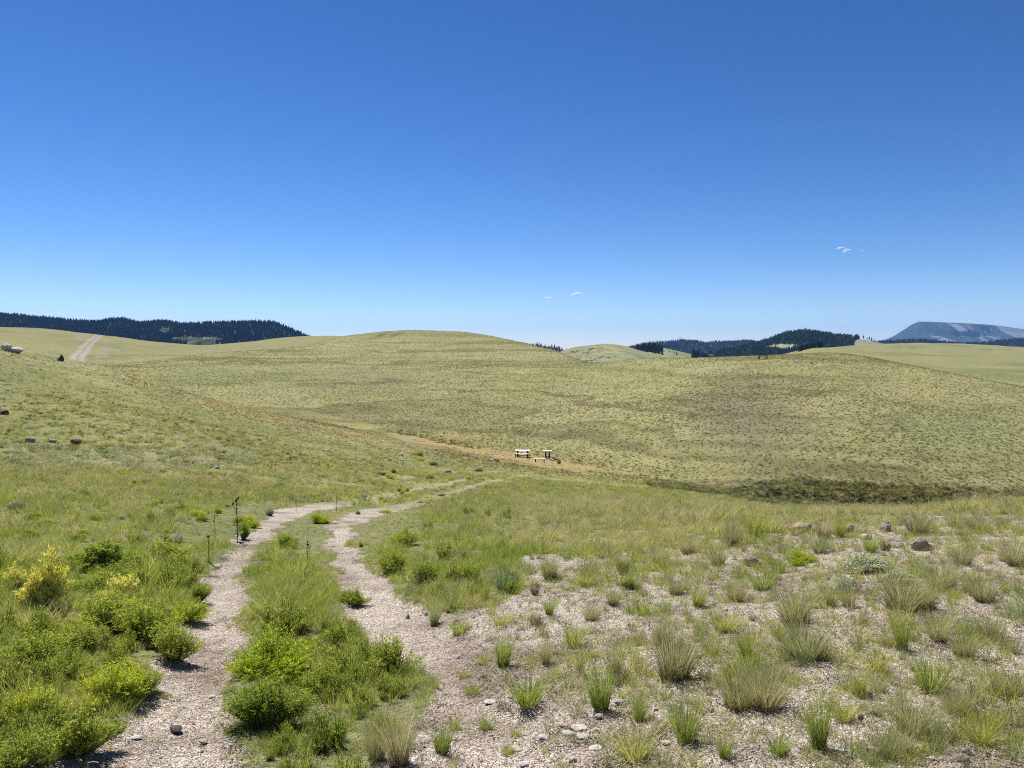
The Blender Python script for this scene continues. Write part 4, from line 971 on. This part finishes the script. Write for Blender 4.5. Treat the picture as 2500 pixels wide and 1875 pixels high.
def mesa_mat():
    t = MT('mesa_rock'); geo = t.new('ShaderNodeNewGeometry'); p = t.new('ShaderNodeBsdfPrincipled'); pos = geo.outputs['Position']
    at = t.new('ShaderNodeAttribute', attribute_name='rock')
    n = t.noise(pos, .004, 6, .7); n2 = t.noise(pos, .02, 5, .7)
    veg = t.ramp(n2, [(.3, (.02, .03, .022)), (.7, (.05, .06, .045))]); rock = t.ramp(n2, [(.3, (.11, .115, .12)), (.7, (.22, .22, .225))])
    f = t.ramp(t.math('ADD', at.outputs['Fac'], t.math('MULTIPLY', t.math('SUBTRACT', n, .5), .8)), [(.42, (0, 0, 0)), (.6, (1, 1, 1))])
    t.l.new(t.mix(f, veg, rock), p.inputs['Base Color']); p.inputs['Roughness'].default_value = 1; p.inputs['Specular IOR Level'].default_value = 0
    t.l.new(p.outputs[0], t.out.inputs[0]); return t.m
def ridge(name, pts, D, front, back, mat, base=-90.0, nx=260, nf=70, amp=.10, spur=None, prof=None, seed=0, edge=0.0, shape=1.3):
    pts = np.array(pts, float); xs = np.linspace(pts[0, 0], pts[-1, 0], nx); ys = pchip(pts[:, 0], pts[:, 1], xs)
    u = (xs - 1250) / F_PX; crest = EYE + s_of_y(ys) * D
    tf = np.linspace(-1, 0, nf); tb = np.linspace(0, 1, 16)[1:]; T = np.concatenate([tf, tb])
    VX = np.zeros((nx, len(T))); VY = VX.copy(); VZ = VX.copy()
    for j, t in enumerate(T):
        Yd = D + (t * front if t < 0 else t * back); VX[:, j] = u * (D + 0.55 * (Yd - D)); VY[:, j] = Yd
        s = abs(t); w = (1 - s**shape) if prof is None or t > 0 else np.interp(s, prof[0], prof[1])
        VZ[:, j] = base + (crest - base) * w
    H = crest[:, None] - base
    bump = np.sin(np.pi * np.clip(np.abs(T), 0, 1))[None, :]
    sc = spur or front * .35
    VZ += bump * amp * H * (fbm(VX, VY * .35, sc, 4, 100 + seed) - .1)
    verts = np.stack([VX, VY, VZ], -1); Ix = np.arange(nx * len(T)).reshape(nx, len(T))
    f = np.stack([Ix[:-1, :-1], Ix[1:, :-1], Ix[1:, 1:], Ix[:-1, 1:]], -1).reshape(-1, 4)
    me = new_mesh(name, verts.reshape(-1, 3), f, [mat]); o = link(name, me); tag(o, kind='structure')
    return o, verts
tree_protos = []
def conifer(name, h=1.0, tiers=6, n=9, mat=None, sharp=1.0, seed=0):
    q = np.random.default_rng(seed); vs, fs = [], []
    for i in range(tiers):
        z0 = h * (.10 + .82 * i / tiers); z1 = min(z0 + h * .30, h); rr = .21 * h * (1 - (i / tiers))**.8 + .02 * h
        b = len(vs); vs.append((0, 0, z1))
        for k in range(n * 2):
            a = 2 * np.pi * k / (n * 2) + i; r = rr * (1.0 if k % 2 else .55) * q.uniform(.75, 1.2); vs.append((r * math.cos(a), r * math.sin(a), z0 - (.03 if k % 2 else -.02) * h + q.uniform(-.015, .015)))
        for k in range(n * 2): fs.append((b, b + 1 + k, b + 1 + (k + 1) % (n * 2)))
    return new_mesh(name, np.array(vs), np.array(fs), [mat], smooth=False)
M_con = leaf_mat('conifer', (.018, .032, .020), (.030, .045, .026), trans=.1, patch=.02)
M_trunk = simple_mat('trunk', (.09, .065, .045), (.14, .10, .07), 4)
conp = [conifer('p', 1, t, n, M_con, seed=i) for i, (t, n) in enumerate(((4, 4), (5, 4), (3, 5), (4, 5)))]
def aspen_proto():
    g = Geo(); C = rng.normal(0, 1, (60, 3)); C /= np.linalg.norm(C, axis=1)[:, None]; C = C * .27 * rng.uniform(.4, 1, (60, 1)) * np.array([1, 1, 1.3]) + np.array([0, 0, .6]); leaflets(g, C, .14, 0, elong=1.2)
    return g.mesh('p', [leaf_mat('aspen', (.06, .10, .03), (.09, .14, .04), trans=.2, patch=.02)])
conp.append(aspen_proto())
PC_con = proto_collection('conifers', conp)
def forest(name, verts, n, hmin, hmax, label, mask=None, front_only=True, aspen=0.0, jmin=0.0):
    nx, nt = verts.shape[:2]; i = rng.uniform(0, nx - 1.01, n); j = nt * jmin + rng.uniform(0, 1, n) * ((nt - 1.01) - nt * jmin)
    i0, j0 = i.astype(int), j.astype(int); fi, fj = (i - i0)[:, None], (j - j0)[:, None]
    P = (verts[i0, j0] * (1 - fj) + verts[i0, j0 + 1] * fj) * (1 - fi) + (verts[i0 + 1, j0] * (1 - fj) + verts[i0 + 1, j0 + 1] * fj) * fi
    px, py = project(P[:, 0], P[:, 1], P[:, 2]); keep = np.ones(n, bool)
    if mask is not None: keep &= mask(px, py, P)
    P = P[keep]; m = len(P)
    pid = rng.integers(0, 4, m); pid = np.where(rng.random(m) < aspen, 4, pid)
    o = scatter(name, P - np.array([0, 0, .3]), rng.uniform(hmin, hmax, m), pid, PC_con, tilt=.02, stretch=rng.uniform(.85, 1.2, m), label=label, cat='forest'); return o

# left wooded ridge
cr = [(-500, 745), (-200, 760), (-60, 764), (0, 770), (60, 774), (120, 779), (200, 787), (240, 788), (300, 780), (345, 790), (400, 787), (460, 794), (520, 791), (600, 789), (640, 788), (670, 790), (700, 801), (730, 814), (745, 821), (790, 836), (850, 858)]
o, v = ridge('wooded_hill', cr, 2600, 900, 500, M_floor, base=-60, nx=420, seed=1, amp=.22, spur=260)
def mL(px, py, P):
    nz = fbm(P[:, 0], P[:, 1], 140, 4, 201)
    gap = (nz > .42) & (rng.random(len(px)) < .75); cl = (np.hypot((px - 403) / 14, (py - 808) / 7) < 1); low = (py > 824) & (px > 420) & (px < 540) & (nz > -.1)
    return ~(gap | cl | low) & (px > -250)
forest('pine_forest', v, 60000, 5, 14, 'dark blue green pine forest covering the long ridge on the left', mL, jmin=.1)
# small hazy wood strip behind the central hill
o, v = ridge('low_rise', [(1240, 870), (1290, 845), (1310, 843), (1345, 848), (1380, 856), (1430, 875)], 1900, 200, 200, M_floor, base=-70, nx=60, nf=20, seed=2)
forest('pine_wood', v, 900, 6, 11, 'thin strip of trees peeping over the right shoulder of the central hill')
# bare rounded hill
o, v = ridge('rounded_hill', [(1250, 900), (1370, 858), (1400, 848), (1440, 843), (1480, 839), (1520, 844), (1560, 855), (1620, 871), (1680, 886), (1760, 912)], 950, 330, 400, M_hill, base=-75, nx=200, seed=3, amp=.14, spur=120, shape=1.8)
verts_mid = v
# patch of scree on it
i0 = int((1432 - 1250) / (1760 - 1250) * 199)
for k in range(46):
    ii = np.clip(int(random.gauss((1432 - 1250) / 510 * 199, 9)), 0, 198); jj = random.randint(44, 60)
    p_ = v[ii, jj]; o = link('scree_rock', random.choice(rocks['d'] + rocks['g']), None, tuple(p_)); s_ = random.uniform(1.5, 4); o.scale = (s_ * 1.6, s_, s_ * .8); o.rotation_euler = (0, 0, random.uniform(0, 6))
    tag(o, 'dark rock in the scree patch on the bare rounded hill', 'rock', 'scree on the bare rounded hill')
# meadow spur with trees
o, v = ridge('meadow_spur', [(1480, 900), (1530, 856), (1570, 850), (1610, 849), (1650, 856), (1700, 868), (1760, 888), (1830, 915)], 1500, 420, 300, M_hill, base=-80, nx=160, seed=4, amp=.16, spur=160, shape=1.6)
def individual_trees(pts, label, group, hm=(8, 13), ground=False):
    global TREE
    for (px, py, D) in pts:
        dyy = -(py - 937.5) / F_PX; ry = CP + dyy * SP; X = (px - 1250) / F_PX / ry * D; Zt = EYE + (-SP + dyy * CP) / ry * D
        if ground: Zt = float(gz(X, D))
        if TREE is None:
            TREE = empty('pine_tree', (0, 0, 0)); c = link('crown', conifer('crown', 1, 7, 8, M_con, seed=5), TREE)
            g = Geo(); tube(g, [(0, 0, -.05), (0, 0, .4), (0, 0, .9)], .022, .006); link('trunk', g.mesh('trunk', [M_trunk]), TREE); t = TREE
        else: t = copy_tree(TREE)
        h = random.uniform(*hm); t.location = (X, D, Zt - .5); t.scale = (h * 1.15, h * 1.15, h); t.rotation_euler = (0, 0, random.uniform(0, 6)); tag(t, label, 'tree', group)
TREE = None
def on_verts(v, n, fn):
    out = []
    while len(out) < n:
        i, j = random.randint(0, v.shape[0] - 1), random.randint(0, v.shape[1] - 17); p_ = v[i, j]; px, py = project(*p_)
        if fn(px, py): out.append((float(px), float(py), float(p_[1])))
    return out
individual_trees(on_verts(v, 60, lambda x, y: 1553 < x < 1618 and 846 < y < 866 and (x - 1553) * .22 + 846 < y + 6), 'dark pine in the grove at the top of the meadow spur', 'pines of the grove on the meadow spur', (10, 16))
individual_trees([(1634, 866, 1420), (1641, 868, 1420), (1647, 869, 1420), (1652, 870, 1400), (1600, 872, 1400)], 'lone dark pine standing apart on the meadow spur slope', 'pines standing apart on the meadow spur', (8, 13))
individual_trees(on_verts(v, 50, lambda x, y: 1690 < x < 1760 and 862 < y < 885) , 'pine scattered along the lower right foot of the meadow spur', 'pines at the foot of the meadow spur', (8, 14))
# distant wooded ridge
o, v = ridge('distant_ridge', [(1400, 880), (1480, 858), (1530, 850), (1590, 838), (1650, 834), (1665, 832), (1700, 835), (1720, 839), (1745, 836), (1800, 836), (1850, 837), (1890, 845), (1960, 850), (2050, 860)], 4200, 1300, 600, M_floor, base=-90, nx=200, seed=6, amp=.2, spur=400)
forest('pine_forest', v, 17000, 9, 16, 'blue wooded ridge beyond the bare rounded hill', lambda px, py, P: py < 900, jmin=.2)
# second pointed rise in the middle of that ridge
o, v = ridge('distant_ridge', [(1700, 880), (1760, 846), (1790, 836), (1820, 832), (1850, 836), (1900, 850), (1960, 870)], 5200, 800, 600, M_floor, base=-90, nx=100, seed=7, amp=.2, spur=300)
forest('pine_forest', v, 5000, 10, 17, 'farthest small wooded summit left of the big wooded hill', lambda px, py, P: py < 880, jmin=.3)
# big wooded hill on the right
o, v = ridge('wooded_hill', [(1560, 905), (1640, 890), (1720, 868), (1800, 852), (1840, 843), (1870, 834), (1910, 820), (1960, 812), (2000, 817), (2040, 823), (2080, 826), (2105, 829), (2130, 834), (2170, 843), (2230, 862), (2300, 880)], 2300, 900, 500, M_hill, base=-85, nx=300, seed=8, amp=.16, spur=300)
def mR(px, py, P):
    cl = (np.hypot((px - 1915) / 50, (py - 848) / 7.5) < 1 + .3 * fbm(P[:, 0], P[:, 1], 60, 3, 301))
    grass = px > 2098 + (py - 825) * -.9 + fbm(P[:, 0], P[:, 1], 60, 3, 302) * 10
    return ~cl & ~grass & ~((px > 1690) & (px < 1740) & (py > 866))
forest('pine_forest', v, 50000, 5, 14, 'dark pine forest on the big hill right of centre with a small clearing', mR, aspen=.06, jmin=.1)
individual_trees([(2108, 826, 2270), (2117, 829, 2270), (2122, 829, 2270), (2128, 831, 2270), (2112, 838, 2200), (2120, 842, 2180), (2116, 846, 2150), (2135, 836, 2250), (2126, 847, 2120)], 'pine at the open grassy right end of the big wooded hill', 'pines at the grassy end of the wooded hill', (8, 12))
individual_trees([(random.uniform(1950, 2012) , random.uniform(857, 868), random.uniform(700, 900)) for _ in range(34)], 'dark pine in the grove at the left tip of the rolling meadow', 'pines at the left tip of the rolling meadow', (5, 9), ground=True)
# tree lines in front of the mesa
o, v = ridge('wooded_rise', [(2080, 850), (2130, 838), (2180, 836), (2240, 833), (2300, 838), (2360, 842), (2400, 840), (2450, 834), (2500, 831), (2600, 828), (2800, 826)], 3400, 500, 400, M_floor, base=-90, nx=180, nf=40, seed=9, amp=.1, spur=200)
forest('pine_forest', v, 9000, 10, 18, 'band of dark pines at the foot of the flat topped mountain', lambda px, py, P: px > 2105, jmin=.3)
# mesa
pts = [(2000, 862), (2100, 845), (2170, 830), (2195, 820), (2225, 799), (2242, 785), (2300, 787), (2400, 792), (2440, 796), (2500, 804), (2600, 812), (2750, 822), (2900, 850)]
MM = mesa_mat()
o, v = ridge('flat_topped_mountain', pts, 9500, 2200, 3000, MM, base=-90, nx=420, nf=130, seed=10, amp=.0,
             prof=([0, .06, .10, .20, .24, .5, 1.0], [1, .96, .93, .62, .56, .28, 0]))
x_ = v[:, :, 0]; y_ = v[:, :, 1]; tcol = np.concatenate([np.linspace(-1, 0, 130), np.linspace(0, 1, 16)[1:]])
cliff = np.exp(-((np.abs(tcol) - .15) / .07)**2)[None, :] * (tcol < 0)[None, :]
but = fbm(x_ * 1.0, y_ * .12, 260, 4, 401); dz = cliff * 190 * but
co = v.copy(); co[:, :, 1] += cliff * (but * 420) * sstep(4900, 5400, x_); co[:, :, 2] += fbm(x_, y_, 500, 4, 403) * 26 * (1 - cliff) * np.clip(np.abs(tcol) * 6, 0, 1)[None, :]
o.data.vertices.foreach_set('co', co.astype(np.float32).ravel())
rk = (cliff * (.1 + 1.1 * sstep(-.1, .3, fbm(x_, co[:, :, 2] * .35, 90, 4, 405))) + .10) * sstep(5000, 5300, x_) + .75 * sstep(.2, .4, fbm(x_ * .6, co[:, :, 2] * 1.0, 110, 3, 406)) * (np.abs(tcol) > .22)[None, :] * (np.abs(tcol) < .6)[None, :]
a = o.data.attributes.new('rock', 'FLOAT', 'POINT'); a.data.foreach_set('value', rk.astype(np.float32).ravel()); o.data.update()

# ------------------------------------------------------------------ clouds (beyond and above the haze)
def cloud_mat():
    t = MT('cloud'); pv = t.new('ShaderNodeVolumePrincipled'); pv.inputs['Color'].default_value = (1, 1, 1, 1); pv.inputs['Density'].default_value = .02
    pv.inputs['Anisotropy'].default_value = .3; t.l.new(pv.outputs[0], t.out.inputs['Volume']); return t.m
MC = cloud_mat()
def cloud(px, py, w, h, label, tilt=0.0, D=45000.0, n=9):
    import bmesh
    dyy = -(py - 937.5) / F_PX; ry = CP + dyy * SP; X = (px - 1250) / F_PX / ry * D; Zc = EYE + (-SP + dyy * CP) / ry * D
    W, H = w * D / F_PX, h * D / F_PX
    bm = bmesh.new(); q = random.Random(int(px))
    for i in range(n):
        t = (i + .5) / n * 2 - 1; s = (1 - t * t) * .8 + .25
        m = Matrix.Translation((t * .42, q.uniform(-.1, .1), t * tilt + q.uniform(-.2, .25) * s)) @ Matrix.Diagonal((.11 + .05 * s, .12, .30 * s, 1))
        bmesh.ops.create_icosphere(bm, subdivisions=3, radius=1, matrix=m)
    for v_ in bm.verts:
        k = v_.co; nn = float(vnoise(k.x * 14, k.z * 5 + k.y * 9, 5)) - .5; v_.co = (k.x * (1 + nn * .1), k.y, k.z * (1 + nn * .9))
    me = bpy.data.meshes.new('cloud'); bm.to_mesh(me); bm.free(); me.materials.append(MC)
    for p_ in me.polygons: p_.use_smooth = True
    o = link('cloud', me, None, (X, D, Zc)); o.scale = (W, W * .5, H); tag(o, label, 'cloud')
cloud(1408, 718, 32, 10, 'brightest small cloud above the centre right skyline', .25)
cloud(1340, 727, 24, 5, 'faint wisp of cloud left of the brightest small cloud')
cloud(1275, 717, 12, 5, 'tiniest cloud speck over the right shoulder of the central hill', .3)
cloud(2051, 606, 22, 6, 'upper left puff of the cloud pair high over the right hill', .3)
cloud(2067, 612, 20, 9, 'lower right puff of the cloud pair high over the right hill', .2)
cloud(2104, 612, 9, 3, 'faint cloud speck right of the cloud pair')
cloud(250, 767, 13, 5, 'single tiny cloud above the wooded ridge on the left')
cloud(1655, 838, 66, 34, 'white cloud bank rising behind the distant wooded ridge', .05, n=12)

# ------------------------------------------------------------------ haze
hz = boxmesh('haze', [(0, 6000, 235, 40000, 30000, 690, 0)], None) if False else None
v_, f_ = boxes([(0, 5000, 230, 36000, 30000, 700, 0)])
me = new_mesh('haze', v_, f_, [], smooth=False); ho = link('haze', me); tag(ho, 'clear blue mountain air fading the far ridges', 'haze', kind='stuff')
t = MT('haze'); pv = t.new('ShaderNodeVolumePrincipled'); pv.inputs['Color'].default_value = (.22, .46, 1.0, 1); pv.inputs['Density'].default_value = 4.0e-5
pv.inputs['Anisotropy'].default_value = 0.0; t.l.new(pv.outputs[0], t.out.inputs['Volume']); me.materials.append(t.m)
